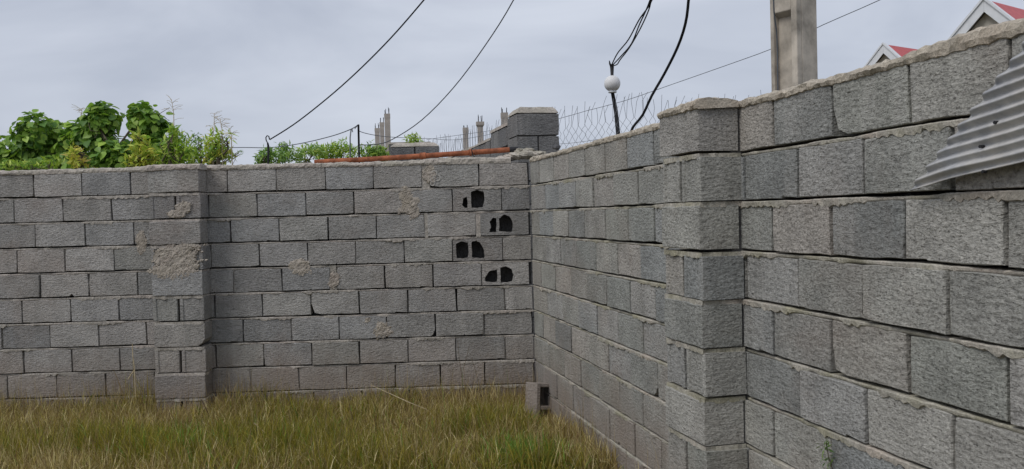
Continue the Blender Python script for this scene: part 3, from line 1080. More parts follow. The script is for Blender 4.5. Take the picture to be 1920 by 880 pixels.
# ------------------------------------------------------------------ chain-link fence
def fence():
    pts = []
    for px, py, d in ((786, 262, 14.6), (813, 258, 13.7), (1041, 200, 10.0), (1184, 180, 9.25), (1420, 172, 9.2), (1640, 166, 9.2)):
        pts.append(P(px, py, d))
    t = thing('chain_link_fence', 'pale galvanised chain-link fence with open wire ends standing behind the walls', 'fence', (pts[0][0], pts[0][1], 0))
    o3 = np.array([pts[0][0], pts[0][1], 0])
    # arc-length sampling
    seg = [np.linalg.norm((pts[i + 1] - pts[i])[:2]) for i in range(len(pts) - 1)]
    cum = np.concatenate([[0], np.cumsum(seg)])

    def at(s):
        i = min(len(seg) - 1, max(0, int(np.searchsorted(cum, s) - 1)))
        f = (s - cum[i]) / seg[i]
        return pts[i] + (pts[i + 1] - pts[i]) * f
    pitch = 0.047
    mb = MB(o3)
    n = int(cum[-1] / pitch)
    for k in range(n):
        s = (k + 0.5) * pitch
        top = at(s)
        z = top[2] + random.uniform(-0.12, 0.03)
        lean = random.gauss(0, 0.02)
        line = []
        # open end of the wire sticking up
        line.append((s + lean + random.uniform(0.0, 0.06), z))
        line.append((s + lean * 0.6 + random.uniform(-0.02, 0.03), z - 0.09))
        z -= random.uniform(0.10, 0.16)
        j = k % 2
        zb = top[2] - 0.24
        m = 0
        while zb > top[2] - 1.0:
            line.append((s + (0.5 if (m + j) % 2 else -0.5) * pitch * 0.96 + random.gauss(0, 0.006), zb + random.gauss(0, 0.006)))
            zb -= pitch * 1.15
            m += 1
        q = []
        for ss, zz in line:
            w = at(min(max(ss, 0), cum[-1]))
            q.append((w[0], w[1] + 0.03 * nz(ss * 1.3, zz), zz + 0.03 * nz(ss * 0.9, 4.0)))
        mb.tube(q, 0.0024, 3, False)
    o = mb.build('wire_mesh', M_WIRE, t)
    o['kind'] = 'stuff'
    for ss in np.linspace(0.2, cum[-1] - 0.1, 5):
        w = at(ss)
        MB(o3).tube([(w[0], w[1] + 0.04, 0), (w[0], w[1] + 0.04, w[2] - 0.5)], 0.02, 8).build('post', M_WIRE, t)
    mb = MB(o3)
    q = [at(s) + np.array([0, 0.02, -0.42 + 0.02 * nz(s * 2)]) for s in np.linspace(0, cum[-1], 40)]
    mb.tube(q, 0.0022, 4).build('tension_wire', M_WIRE, t)


fence()


# ------------------------------------------------------------------ lamp, poles, cables
def lamp():
    d = 12.0
    g = P(1148, 157, d)
    foot = P(1160, 262, d)
    t = thing('globe_lamp', 'white globe lamp on a thin dark pole behind the chain-link fence', 'street lamp', (foot[0], foot[1], 0))
    o3 = np.array([foot[0], foot[1], 0])
    r = 15.3 / F_PX * d
    prof = [(r * sin(a) if a > 0.02 else 0.001, g[2] - r * cos(a)) for a in np.linspace(0.45, pi, 16)]
    prof = [(prof[0][0] * 0.98, g[2] - r * 1.02)] + prof
    MB(o3).lathe(prof, g[0], g[1], 24).build('globe', M_GLOBE, t, True)
    MB(o3).lathe([(0.001, g[2] - r * 1.14), (r * 0.50, g[2] - r * 1.13), (r * 0.52, g[2] - r * 0.93), (0.001, g[2] - r * 0.90)], g[0], g[1], 18).build('collar', M_WHITE, t, True)
    k = g + np.array([0, 0, -r * 1.1])
    MB(o3).tube([(foot[0] + 0.03, foot[1], 0), foot, P(1155, 210, d), k], [0.03, 0.03, 0.028, 0.024], 8).build('pole', M_BLACKSTEEL, t, True)
    top = P(1147, 121, d)
    MB(o3).tube([g + np.array([0, 0, r * 0.97]), P(1147.5, 128, d), top], [0.02, 0.026, 0.03], 8).build('finial', M_BLACKSTEEL, t, True)
    MB(o3).tube([P(1146.5, 126, d), P(1143.5, 120, d), P(1142.5, 114, d)], [0.016, 0.014, 0.006], 6).build('hook', M_BLACKSTEEL, t, True)


lamp()


def cable(name, label, cat, px, rad, mat, group=None, n=30):
    """px: photo points with distances; smooth curve through them"""
    q = [P(*p_) for p_ in px]
    m = len(q)
    pts = []
    for i in range(m - 1):
        p0, p1, p2, p3 = q[max(0, i - 1)], q[i], q[i + 1], q[min(m - 1, i + 2)]
        for s in np.linspace(0, 1, max(3, n // (m - 1)), endpoint=False):
            pts.append(0.5 * ((2 * p1) + (-p0 + p2) * s + (2 * p0 - 5 * p1 + 4 * p2 - p3) * s * s + (-p0 + 3 * p1 - 3 * p2 + p3) * s ** 3))
    pts.append(q[-1])
    o = MB(pts[0]).tube(pts, rad, 9).build(name, mat, None, True, tuple(pts[0]))
    return tag(o, label, cat, group)


cable('overhead_cable', 'black overhead cable ending at the looped hook wire above the shrubs', 'cable',
      [(506, 262, 9.2), (560, 227, 9.0), (640, 162, 8.6), (720, 85, 8.1), (795, 0, 7.6), (900, -130, 6.9)], 0.0065, M_CABLE)
cable('overhead_cable', 'thin grey-black cable drooping past the three stepped columns', 'cable',
      [(672, 272, 9.5), (705, 271, 9.6), (735, 262, 9.5), (790, 226, 9.1), (850, 165, 8.6), (910, 85, 8.0), (963, 0, 7.5), (1020, -120, 6.8)], 0.005, M_CABLE_G)
cable('overhead_cable', 'thick black cable sagging steeply down behind the coarse wall', 'cable',
      [(1180, 262, 6.2), (1186, 240, 6.2), (1205, 216, 6.1), (1222, 180, 6.0), (1245, 140, 5.9), (1270, 90, 5.7), (1285, 45, 5.5), (1291, 0, 5.4), (1297, -80, 5.2)], 0.009, M_CABLE)
for pxs, rr, lb in (([(1147, 122, 12.0), (1158, 100, 11.6), (1178, 75, 11.0), (1198, 38, 10.2), (1215, 14, 9.6), (1226, -8, 9.2), (1256, -80, 8.0)], 0.008, 'upper strand of the cable bundle from the globe lamp top'),
                    ([(1150, 121, 12.0), (1166, 104, 11.6), (1184, 82, 11.1), (1199, 46, 10.3), (1212, 18, 9.7), (1222, -8, 9.2), (1250, -80, 8.0)], 0.008, 'middle strand of the cable bundle from the globe lamp top'),
                    ([(1148, 124, 12.0), (1157, 121, 11.8), (1163, 112, 11.5), (1180, 90, 11.0), (1200, 55, 10.3), (1216, 20, 9.7), (1224, -8, 9.2), (1253, -80, 8.0)], 0.0075, 'lower strand of the cable bundle curling at the lamp top')):
    cable('lamp_cable', lb, 'cable', pxs, rr, M_CABLE, 'cables running to the globe lamp')
cable('overhead_wire', 'very thin grey wire passing behind the concrete pole and above the fence', 'wire',
      [(800, 262, 26), (1000, 233, 22), (1100, 208, 20), (1175, 188, 19), (1250, 162, 17.5), (1350, 127, 16), (1457, 88, 14.5), (1543, 47, 13.5), (1650, 0, 12.5), (1760, -55, 11.5)], 0.0055, M_CABLE_G)
cable('overhead_wire', 'very thin grey wire crossing low above the shrubs to the dark post', 'wire',
      [(300, 281, 12), (440, 277, 11.4), (505, 277, 11), (560, 270, 10.6), (620, 256, 10.1), (657, 243, 9.7), (672, 234, 9.55)], 0.005, M_CABLE_G)
cable('overhead_wire', 'very thin grey wire leaving the dark post towards the stepped columns', 'wire',
      [(672, 236, 9.55), (678, 248, 9.8), (730, 257, 12), (800, 260, 16), (860, 262, 18), (930, 250, 20)], 0.004, M_CABLE_G)

# hook wire above the shrubs
hk = P(503, 300, 9.2)
t = thing('hook_pole', 'thin dark rod with a wire loop at its top among the shrubs', 'pole', (hk[0], hk[1], 0))
o3 = np.array([hk[0], hk[1], 0])
MB(o3).tube([(hk[0], hk[1], 0), hk, P(503.5, 277, 9.2), P(502, 268, 9.2)], [0.011, 0.011, 0.013, 0.009], 7).build('rod', M_BLACKSTEEL, t, True)
MB(o3).tube([P(502, 269, 9.2), P(499, 263, 9.2), P(498.5, 258, 9.2), P(501, 254.5, 9.2), P(504, 256, 9.2), P(505, 260, 9.2), P(505.5, 262, 9.2)], 0.0062, 6).build('loop', M_BLACKSTEEL, t, True)
# dark post
ps = P(673.5, 300, 9.5)
t = thing('metal_post', 'slim dark upright post among the shrubs beyond the wall', 'post', (ps[0], ps[1], 0))
o3 = np.array([ps[0], ps[1], 0])
MB(o3).tube([(ps[0], ps[1], 0), ps, P(672, 234, 9.5)], 0.011, 8).build('shaft', M_BLACKSTEEL, t, True)
MB(o3).tube([P(672, 235, 9.5), P(669, 237, 9.5), P(665, 242, 9.5)], 0.004, 5).build('wire_tie', M_BLACKSTEEL, t, True)
ps = P(656.5, 300, 10.5)
t = thing('bent_rod', 'thin grey bent rod standing left of the slim dark post', 'pole', (ps[0], ps[1], 0))
o3 = np.array([ps[0], ps[1], 0])
MB(o3).tube([(ps[0], ps[1], 0), ps, P(656.5, 258, 10.5), P(658, 244, 10.5), P(660, 242, 10.5), P(661, 248, 10.5)], 0.008, 6).build('shaft', M_WIRE, t, True)


# ------------------------------------------------------------------ concrete utility pole behind the right wall
def utility_pole():
    d = 5.55
    W = 0.205
    e = P(1495, 100, d)                      # the arris nearest the camera
    th = radians(34)
    # right face runs from the arris to the right, left face to the left and back
    ur = np.array([cos(th), sin(th) * 1.0])
    ul = np.array([-sin(th), cos(th)])
    cx, cy = e[0] + (ur[0] + ul[0]) * W / 2, e[1] + (ur[1] + ul[1]) * W / 2
    t = thing('utility_pole', 'square cast concrete utility pole with recessed panels behind the coarse wall', 'utility pole', (cx, cy, 0), th)
    h = 7.0
    zt = P(1478, 16, d)[2]
    # local x = ur ; local y = ul. Left face is at x = -W/2, right (front) face at y = -W/2
    hw = W / 2
    MB().box(-hw + 0.05, hw, -hw, hw, 0, h).build('shaft', M_POLE, t)
    for (y0, y1, nm) in ((-hw, -hw + 0.045, 'flange'), (hw - 0.03, hw, 'flange')):
        MB().box(-hw, -hw + 0.0495, y0 + 0.001, y1, 0.001, h - 0.001).build(nm, M_POLE, t)
    for zz in (zt - 2.4, zt - 1.2, zt, zt + 1.2, zt + 2.4):
        mb = MB()
        y0, y1 = -hw + 0.0455, hw - 0.0305
        mb.add([(-hw + 0.0495, y0, zz - 0.03), (-hw + 0.002, y0, zz + 0.0), (-hw + 0.002, y1, zz), (-hw + 0.0495, y1, zz - 0.03),
                (-hw + 0.0495, y0, zz + 0.25), (-hw + 0.002, y0, zz + 0.22), (-hw + 0.002, y1, zz + 0.22), (-hw + 0.0495, y1, zz + 0.25)],
               [(0, 3, 2, 1), (4, 5, 6, 7), (0, 1, 5, 4), (1, 2, 6, 5), (2, 3, 7, 6), (3, 0, 4, 7)])
        mb.build('web', M_POLE, t)
    for o in t.children:
        bv = o.modifiers.new('bevel', 'BEVEL')
        bv.width, bv.segments = 0.006, 2


utility_pole()
cable('pole_cable', 'thin grey cable dropping down beside the concrete utility pole', 'cable',
      [(1449, -60, 5.5), (1450.5, 0, 5.5), (1452, 30, 5.52), (1456, 60, 5.55), (1457.5, 90, 5.57), (1458, 130, 5.57), (1459, 190, 5.57)], 0.0045, M_CABLE_G)


# ------------------------------------------------------------------ houses with red roofs
def gable_house(label, apex_px, d, rz, pitch, span, ridge_len, fascia, wall_z):
    """ridge along local +x, gable front at x=0 facing local -x; span = half width across the slope (horizontal)"""
    a = P(apex_px[0], apex_px[1], d)
    t = thing('house', label, 'house', (a[0], a[1], 0), rz)
    zt = a[2]
    tn = math.tan(pitch)
    cs, sn = cos(pitch), sin(pitch)
    # walls and gable triangle set back under the overhang
    sb = 0.14
    iw = span * 0.86
    zi = zt - 0.16
    zw = zi - iw * tn
    MB().prism([(sb, -iw, 0), (sb, iw, 0), (sb, iw, zw), (sb, 0, zi), (sb, -iw, zw)], (0, 0, 0), (ridge_len - sb - 0.3, 0, 0)).build('wall', M_CREAM, t)
    for s in (-1, 1):
        sl = [(0.0, 0, zt), (0.0, s * span, zt - span * tn), (ridge_len, s * span, zt - span * tn), (ridge_len, 0, zt)]
        off = np.array([0, s * sn * 0.03, cs * 0.03])
        MB().prism(sl if s > 0 else sl[::-1], (0, 0, 0), off).build('roof', M_REDROOF, t)
        # soffit board
        so = np.array([0, -s * sn * 0.03, -cs * 0.03])
        MB().prism(sl if s > 0 else sl[::-1], so * 1.1, so * 1.6).build('soffit', M_CREAM, t)
        # barge board: deep white strip and a thin upper lip
        dn = fascia
        bb = [(-0.03, s * 0.002, zt + 0.045), (-0.03, s * (span + 0.04), zt + 0.045 - (span + 0.04) * tn), (-0.03, s * (span + 0.04), zt + 0.045 - (span + 0.04) * tn - dn / cs), (-0.03, s * 0.002, zt + 0.045 - dn / cs)]
        MB().prism(bb, (0, 0, 0), (0.027, 0, 0)).build('barge_board', M_WHITE, t)
        lip = [(-0.06, s * 0.002, zt + 0.075), (-0.06, s * (span + 0.06), zt + 0.075 - (span + 0.06) * tn), (-0.06, s * (span + 0.06), zt + 0.075 - (span + 0.06) * tn - 0.05), (-0.06, s * 0.002, zt + 0.02)]
        MB().prism(lip, (0, 0, 0), (0.16, 0, 0)).build('roof_trim', M_WHITE, t)
        # eave fascia along the side
        ye = s * (span + 0.03)
        ze = zt - span * tn
        y0, y1 = sorted((ye, ye + s * 0.03))
        MB().box(0.01, ridge_len, y0, y1, ze - 0.14, ze + 0.05).build('eave_board', M_WHITE, t)
    return t


gable_house('smaller far house gable with red roof and white barge boards, above the coarse wall', (1657, 85), 25.0, radians(34), radians(45), 2.4, 5.5, 0.19, 0)
gable_house('larger nearer house gable with red roof and white barge boards, beside the corrugated sheet', (1846, 2), 17.0, radians(36), radians(45), 0.80, 6.0, 0.18, 0)


# ------------------------------------------------------------------ foliage
def leaves_mesh(name, pos, nrm, up, size, col, kind='broad'):
    """pos/nrm/up: (n,3) arrays; one small folded leaf each"""
    n = len(pos)
    nrm = nrm / (np.linalg.norm(nrm, axis=1, keepdims=True) + 1e-9)
    side = np.cross(up, nrm)
    side /= np.linalg.norm(side, axis=1, keepdims=True) + 1e-9
    fwd = np.cross(nrm, side)
    if kind == 'broad':
        shape = np.array([(0, 0, 0), (-0.36, 0.18, 0.06), (-0.44, 0.5, 0.10), (-0.22, 0.82, 0.02), (0, 1.05, -0.10), (0.22, 0.82, 0.02), (0.44, 0.5, 0.10), (0.36, 0.18, 0.06), (0, 0.5, -0.02)])
        tri = [(8, 0, 1), (8, 1, 2), (8, 2, 3), (8, 3, 4), (8, 4, 5), (8, 5, 6), (8, 6, 7), (8, 7, 0)]
    else:
        shape = np.array([(0, 0, 0), (-0.13, 0.45, 0.04), (0, 1.0, -0.12), (0.13, 0.45, 0.04), (0, 0.45, -0.02)])
        tri = [(4, 0, 1), (4, 1, 2), (4, 2, 3), (4, 3, 0)]
    k = len(shape)
    vs = pos[:, None, :] + size[:, None, None] * (shape[None, :, 0:1] * side[:, None, :] + shape[None, :, 1:2] * fwd[:, None, :] + shape[None, :, 2:3] * nrm[:, None, :])
    vs = vs.reshape(-1, 3)
    tr = (np.array(tri)[None] + (np.arange(n) * k)[:, None, None]).reshape(-1, 3)
    return raw_mesh(name, vs, tr, np.repeat(col, k, axis=0))


def raw_mesh(name, vs, tr, vcol):
    me = bpy.data.meshes.new(name)
    me.vertices.add(len(vs))
    me.vertices.foreach_set('co', np.ascontiguousarray(vs, np.float32).ravel())
    me.loops.add(tr.size)
    me.loops.foreach_set('vertex_index', np.ascontiguousarray(tr, np.int32).ravel())
    me.polygons.add(len(tr))
    me.polygons.foreach_set('loop_start', np.arange(0, tr.size, 3, dtype=np.int32))
    me.update(calc_edges=True)
    at = me.attributes.new('Col', 'FLOAT_COLOR', 'POINT')
    at.data.foreach_set('color', np.ascontiguousarray(np.c_[vcol, np.ones(len(vcol))], np.float32).ravel())
    return me


def plant(name, label, cat, clumps, d, n_per, size, pal, kind, group=None, foot=None, seedv=1, up_bias=0.5, limbs=True, spread=0.8):
    """clumps: (px, py, rx, ry) ellipses of foliage seen in the photo, at distance d"""
    r = np.random.default_rng(seedv)
    fx = foot if foot else np.mean([c_[0] for c_ in clumps])
    f = P(fx, 300, d)
    t = thing(name, label, cat, (f[0], f[1], 0), 0, group)
    base = np.array([f[0], f[1], 0.0])
    sc = d / F_PX
    pos, nrm = [], []
    tr = MB(base)
    for ci, (px, py, rx, ry) in enumerate(clumps):
        dd = d + r.uniform(-0.12, 0.12)
        c_ = P(px, py, dd)
        R = np.array([rx * sc, max(rx, ry) * sc * spread, ry * sc])
        n = int(n_per * (rx * ry) / 1000.0)
        v = r.normal(size=(n, 3))
        v /= np.linalg.norm(v, axis=1, keepdims=True)
        rad = r.uniform(0.12, 1.0, n) ** 0.5
        # uneven outline and gaps
        w = np.array([1 + 0.35 * nz(a[0] * 2.1 + ci * 3, a[1] * 2.1, a[2] * 2.1 + seedv) + 0.2 * nz(a[0] * 5 + ci, a[1] * 5, a[2] * 5) for a in v])
        q = c_ + v * (rad * w)[:, None] * R
        keep = np.array([nz(a[0] * 5.5 + seedv, a[1] * 5.5, a[2] * 5.5) > -0.28 for a in q]) & (q[:, 2] > 0.1)
        q, v = q[keep], v[keep]
        pos.append(q)
        nrm.append(v * 0.8 + r.normal(size=v.shape) * 0.55 + np.array([0, -0.15, up_bias]))
        if limbs:
            b0 = base + np.array([r.uniform(-.06, .06), 0, max(0.5, c_[2] - ry * sc * 2.2)])
            midp = (b0 + c_) / 2 + r.normal(size=3) * 0.05
            tr.tube([base + np.array([0, 0, 0.0]), b0, midp, c_ + np.array([0, 0, ry * sc * 0.3])], [0.030, 0.020, 0.010, 0.004], 6)
            for _ in range(5):
                e_ = c_ + r.normal(size=3) * R * 0.5
                tr.tube([midp + (c_ - midp) * r.uniform(0.2, 0.9), (midp + e_) / 2 + r.normal(size=3) * 0.03, e_], [0.006, 0.004, 0.002], 4)
    tr.build('trunk', M_TWIG, t)
    pos, nrm = np.concatenate(pos), np.concatenate(nrm)
    n = len(pos)
    up = r.normal(size=(n, 3)) * 0.8 + (np.array([0, 0, -0.7]) if kind == 'broad' else np.array([0, 0, 0.35]))
    pal = np.array(pal)
    idx = r.integers(0, len(pal), n)
    col = pal[idx] * r.uniform(0.75, 1.25, (n, 1))
    me = leaves_mesh('crown', pos - base, nrm, up, size * r.uniform(0.65, 1.25, n), col, kind)
    obj('crown', me, M_LEAF, t)
    return t


G_DARK = [(0.16, 0.29, 0.055), (0.24, 0.38, 0.065), (0.10, 0.20, 0.045), (0.34, 0.48, 0.09), (0.19, 0.32, 0.06)]
G_MID = [(0.30, 0.44, 0.065), (0.38, 0.51, 0.085), (0.20, 0.35, 0.055), (0.45, 0.54, 0.11)]
G_YEL = [(0.54, 0.57, 0.10), (0.63, 0.57, 0.11), (0.44, 0.53, 0.085), (0.66, 0.54, 0.16)]
G_FAR = [(0.17, 0.30, 0.09), (0.28, 0.44, 0.095), (0.22, 0.36, 0.12), (0.36, 0.49, 0.16)]

plant('broadleaf_tree', 'dark broad-leaved tree with large heart-shaped leaves and sky gaps, left of the twin-topped one', 'tree',
      [(62, 248, 36, 36), (102, 252, 34, 30), (40, 296, 30, 28), (95, 312, 50, 26), (4, 296, 24, 26), (128, 272, 24, 24), (142, 250, 22, 24), (150, 288, 40, 30), (70, 284, 46, 28), (-40, 290, 50, 40), (10, 308, 40, 18)], 9.3, 250, 0.084, G_DARK, 'broad',
      'broad-leaved trees behind the wall', 75, 3, 0.6)
plant('broadleaf_tree', 'tall dark broad-leaved tree whose crown splits into two rounded tops', 'tree',
      [(195, 222, 33, 34), (170, 262, 42, 32), (215, 288, 42, 34), (265, 222, 30, 30), (288, 240, 26, 32), (285, 280, 36, 30), (175, 310, 50, 20), (246, 306, 42, 26), (225, 296, 40, 24), (310, 292, 34, 30), (176, 232, 24, 26)], 9.0, 250, 0.082, G_DARK, 'broad',
      'broad-leaved trees behind the wall', 215, 4, 0.6)
plant('leafy_shrub', 'bright green narrow-leaved shrub above the left wall pier', 'shrub',
      [(330, 268, 26, 26), (318, 298, 34, 26), (346, 292, 26, 26), (328, 248, 12, 14)], 8.6, 330, 0.085, G_MID, 'lance', 'narrow-leaved shrubs behind the wall', 328, 5, 0.4)
plant('leafy_shrub', 'yellow-green narrow-leaved shrub at the right end of the row of foliage', 'shrub',
      [(405, 270, 28, 24), (412, 292, 30, 24), (385, 302, 28, 18), (425, 262, 12, 16)], 8.6, 300, 0.08, G_MID + G_YEL[:3], 'lance', 'narrow-leaved shrubs behind the wall', 405, 6, 0.4)
plant('leafy_shrub', 'dark small-leaved shrub between the bright green and yellow-green ones', 'shrub',
      [(372, 272, 18, 24), (362, 292, 20, 24), (448, 288, 7, 5)], 9.4, 330, 0.06, G_DARK, 'lance', 'narrow-leaved shrubs behind the wall', 368, 16, 0.4)
plant('leafy_shrub', 'yellowing lance-leaved shrub below the left top of the split-crowned tree', 'shrub',
      [(145, 298, 17, 18), (160, 308, 18, 14), (138, 284, 8, 10)], 8.3, 420, 0.075, G_YEL, 'lance', 'yellowing shrubs behind the wall', 150, 7, 0.3)
plant('leafy_shrub', 'yellowing lance-leaved shrub just left of the bright green one', 'shrub',
      [(264, 280, 20, 22), (258, 304, 24, 16), (280, 298, 18, 18), (256, 258, 8, 10)], 8.4, 420, 0.08, G_YEL[:3] + G_MID[1:2], 'lance', 'yellowing shrubs behind the wall', 266, 8, 0.3)
plant('leafy_shrub', 'low green weeds just above the coping under the left tree', 'shrub',
      [(95, 308, 26, 12), (60, 312, 26, 10), (20, 312, 30, 10)], 8.2, 330, 0.07, G_MID, 'lance', 'low weeds behind the wall', 70, 9, 0.3)
for i, (cl, pal, lb) in enumerate((([(502, 292, 15, 14), (492, 300, 12, 10)], G_DARK + G_FAR, 'small dark feathery bush round the looped hook rod'),
                                   ([(532, 288, 16, 18), (522, 298, 18, 12)], G_DARK + G_FAR, 'dark green upright bush right of the looped hook rod'),
                                   ([(570, 292, 26, 14), (592, 286, 18, 14)], G_FAR + G_MID, 'pale fine-leaved bush left of the bent grey rod'),
                                   ([(612, 290, 22, 15), (638, 284, 22, 18), (655, 290, 18, 16)], G_MID, 'bright green bush at the foot of the bent grey rod'),
                                   ([(690, 288, 18, 18), (706, 292, 16, 14), (716, 290, 10, 14)], G_DARK + G_MID[:2], 'upright grassy bush between the slim dark post and the stepped columns'),
                                   ([(774, 262, 13, 9)], G_MID, 'little bright green bush above the low wide pier'))):
    plant('bush', lb, 'bush', [(a, b, c_ * 1.15, d_ * 1.15) for a, b, c_, d_ in cl], 11.0 + 0.3 * i, 1000, 0.07, pal, 'lance', 'bushes beyond the wall', None, 20 + i, 0.25, True, 0.9)


# feathery dry tops standing above the shrubs
def dry_top(px, y0, y1, d, seedv, label):
    r = random.Random(seedv)
    b = P(px, y0, d)
    t = thing('dry_weed', label, 'stem', (b[0], b[1], 0), 0, 'dry seed stems above the shrubs')
    o3 = np.array([b[0], b[1], 0])
    top = P(px + r.uniform(-6, 4), y1, d)
    MB(o3).tube([(b[0], b[1], 0), b, (b + top) / 2 + np.array([0.01, 0, 0]), top], [0.008, 0.005, 0.0035, 0.002], 5).build('stem', M_STRAW, t)
    for k in range(12):
        f = r.uniform(0.15, 1.0)
        s = b + (top - b) * f
        a = r.choice((-1, 1))
        e_ = s + np.array([a * r.uniform(0.03, 0.10), r.uniform(-.03, .03), r.uniform(-0.01, 0.06)])
        MB(o3).tube([s, (s + e_) / 2 + np.array([0, 0, 0.01]), e_], 0.0018, 3).build('side_twig', M_STRAW, t)


dry_top(326, 240, 186, 8.6, 1, 'tall feathery dry stem above the bright green shrub')
dry_top(398, 262, 212, 8.6, 2, 'feathery dry stem above the left part of the yellow-green shrub')
dry_top(416, 262, 222, 8.6, 3, 'short dry stem above the middle of the yellow-green shrub')
dry_top(434, 268, 240, 8.6, 4, 'shortest dry stem at the right edge of the yellow-green shrub')
dry_top(152, 215, 204, 9.3, 5, 'thin dry twig showing left of the split-crowned tree top')


# ------------------------------------------------------------------ grass
def vnoise(x, y, s, o):
    return np.array([nz(a * s + o, b * s - o) for a, b in zip(x, y)])


def grass():
    r = np.random.default_rng(11)
    specs = [(-2.1, -0.004, 8200), (-5.2, -2.1, 900)]
    X, Y = [], []
    for y0, y1, dens in specs:
        n = int((y1 - y0) * 8.0 * dens)
        x = r.uniform(-6.4, 1.6, n)
        y = r.uniform(y0, y1, n)
        k = x < -y * math.tan(ANG) - 0.012
        k &= ~((x > -3.115) & (x < -2.70) & (y > -0.205))
        k &= ~((np.abs(x + 0.012) < 0.125) & (np.abs(y + 0.44) < 0.125))
        X.append(x[k])
        Y.append(y[k])
    X, Y = np.concatenate(X), np.concatenate(Y)
    n = len(X)
    p1, p2, p3 = vnoise(X, Y, 1.1, 3.0), vnoise(X, Y, 2.9, 8.0), vnoise(X, Y, 7.0, 15.0)
    # kinds of blade
    green = 0.46 + 0.8 * p1 + 0.4 * p2

    def spot(px, py, rad, w):
        g = ground_pt(px, py, 0.15)
        return w * np.exp(-(((X - g[0]) ** 2 + (Y - g[1]) ** 2) / rad ** 2))
    green += spot(985, 840, 0.24, 1.0) + spot(90, 775, 0.5, 0.35) + spot(360, 820, 0.35, 0.4) + spot(600, 800, 0.5, 0.3) + spot(480, 770, 0.35, 0.3)
    green -= spot(850, 770, 0.5, 0.3) + spot(60, 870, 0.35, 0.5) + spot(330, 740, 0.3, 0.4) + spot(20, 730, 0.3, 0.3)
    near = np.exp(-np.abs(Y) / 0.22)
    nearr = np.exp(-np.abs(-Y * math.tan(ANG) - X) / 0.12)
    green -= 0.35 * near + 0.4 * nearr
    u = r.uniform(0, 1, n)
    isg = u < np.clip(green, 0.08, 0.92)
    fresh = isg & (r.uniform(0, 1, n) < 0.05 + spot(985, 840, 0.2, 0.75) + spot(360, 830, 0.2, 0.3))
    c_dry = np.array([(0.47, 0.385, 0.17), (0.34, 0.26, 0.10), (0.20, 0.135, 0.06), (0.62, 0.53, 0.30), (0.28, 0.205, 0.085)])
    c_grn = np.array([(0.215, 0.21, 0.03), (0.33, 0.275, 0.045), (0.155, 0.145, 0.026), (0.28, 0.22, 0.04), (0.185, 0.18, 0.03)])
    c_fr = np.array([(0.10, 0.24, 0.035), (0.16, 0.30, 0.055)])
    col = np.where(isg[:, None], c_grn[r.integers(0, 5, n)], c_dry[r.integers(0, 5, n)])
    col = np.where(fresh[:, None], c_fr[r.integers(0, 2, n)], col) * r.uniform(0.8, 1.42, (n, 1))
    h = r.uniform(0.07, 0.24, n) * (1 + 0.45 * p2 + 0.25 * p3) + np.maximum(0, p1) * 0.08
    leftw = np.clip((-1.6 - X) / 1.0, 0, 1)
    h += (0.13 + 0.26 * leftw) * near * np.clip(0.6 + p1, 0, 1) * r.uniform(0, 1, n)
    tall = r.uniform(0, 1, n) < 0.02 + 0.11 * near + 0.05 * nearr
    h = np.where(tall, h + r.uniform(0.08, 0.24, n), h)
    h *= 1 - 0.35 * np.exp(-(((X + 1.75) / 0.45) ** 2 + (Y / 0.3) ** 2))
    # trodden ground in front of the loose block
    h *= 1 - 0.80 * np.exp(-(((X - 0.02) / 0.14) ** 2 + ((Y + 0.72) / 0.22) ** 2))
    h = np.clip(h, 0.02, 0.55)
    col = np.where((tall & ~fresh)[:, None], np.array([(0.30, 0.215, 0.13), (0.42, 0.33, 0.19), (0.20, 0.14, 0.085)])[r.integers(0, 3, n)], col)
    w = np.where(tall, 0.0011, r.uniform(0.0011, 0.0032, n))
    az = r.uniform(0, 2 * pi, n)
    t0 = np.abs(r.normal(0, 0.22, n))                       # tilt at the root
    kv = np.abs(r.normal(0, 1.15, n)) + (r.uniform(0, 1, n) < 0.22) * r.uniform(0.8, 1.9, n)     # how far the blade bends over
    kv = np.where(tall, kv * 0.25, kv)
    dx, dy = np.cos(az), np.sin(az)
    NS = 4
    lx, lz = np.zeros((NS + 1, n)), np.zeros((NS + 1, n))
    for k in range(NS):
        a = t0 + kv * ((k + 0.5) / NS) ** 1.4
        lx[k + 1] = lx[k] + np.sin(a) * h / NS
        lz[k + 1] = lz[k] + np.cos(a) * h / NS
    # keep blades out of the walls
    tipx, tipy = X + dx * lx.max(axis=0), Y + dy * lx.max(axis=0)
    bad = (tipy > -0.004) | (tipx > -tipy * math.tan(ANG) - 0.01) | ((tipx > -3.125) & (tipx < -2.69) & (tipy > -0.21))
    lx = np.where(bad[None], lx * 0.05, lx)
    fa = r.uniform(0, pi, n)
    sx, sy = np.cos(fa) * w, np.sin(fa) * w
    z0 = np.array([ground_z(a, b) for a, b in zip(X, Y)]) - 0.004
    vs = np.zeros((n, 2 * NS + 1, 3))
    for k in range(NS):
        f = (1, 1, 0.9, 0.65)[k]
        vs[:, 2 * k] = np.c_[X + dx * lx[k] - sx * f, Y + dy * lx[k] - sy * f, z0 + lz[k]]
        vs[:, 2 * k + 1] = np.c_[X + dx * lx[k] + sx * f, Y + dy * lx[k] + sy * f, z0 + lz[k]]
    vs[:, 2 * NS] = np.c_[X + dx * lx[NS], Y + dy * lx[NS], z0 + np.maximum(lz[NS], 0.004)]
    tri = []
    for k in range(NS - 1):
        tri += [(2 * k, 2 * k + 1, 2 * k + 3), (2 * k, 2 * k + 3, 2 * k + 2)]
    tri.append((2 * NS - 2, 2 * NS - 1, 2 * NS))
    tri = np.array(tri)
    m = 2 * NS + 1
    tr = (tri[None] + (np.arange(n) * m)[:, None, None]).reshape(-1, 3)
    o = obj('grass', raw_mesh('grass', vs.reshape(-1, 3), tr, np.repeat(col, m, axis=0)), M_GRASS)
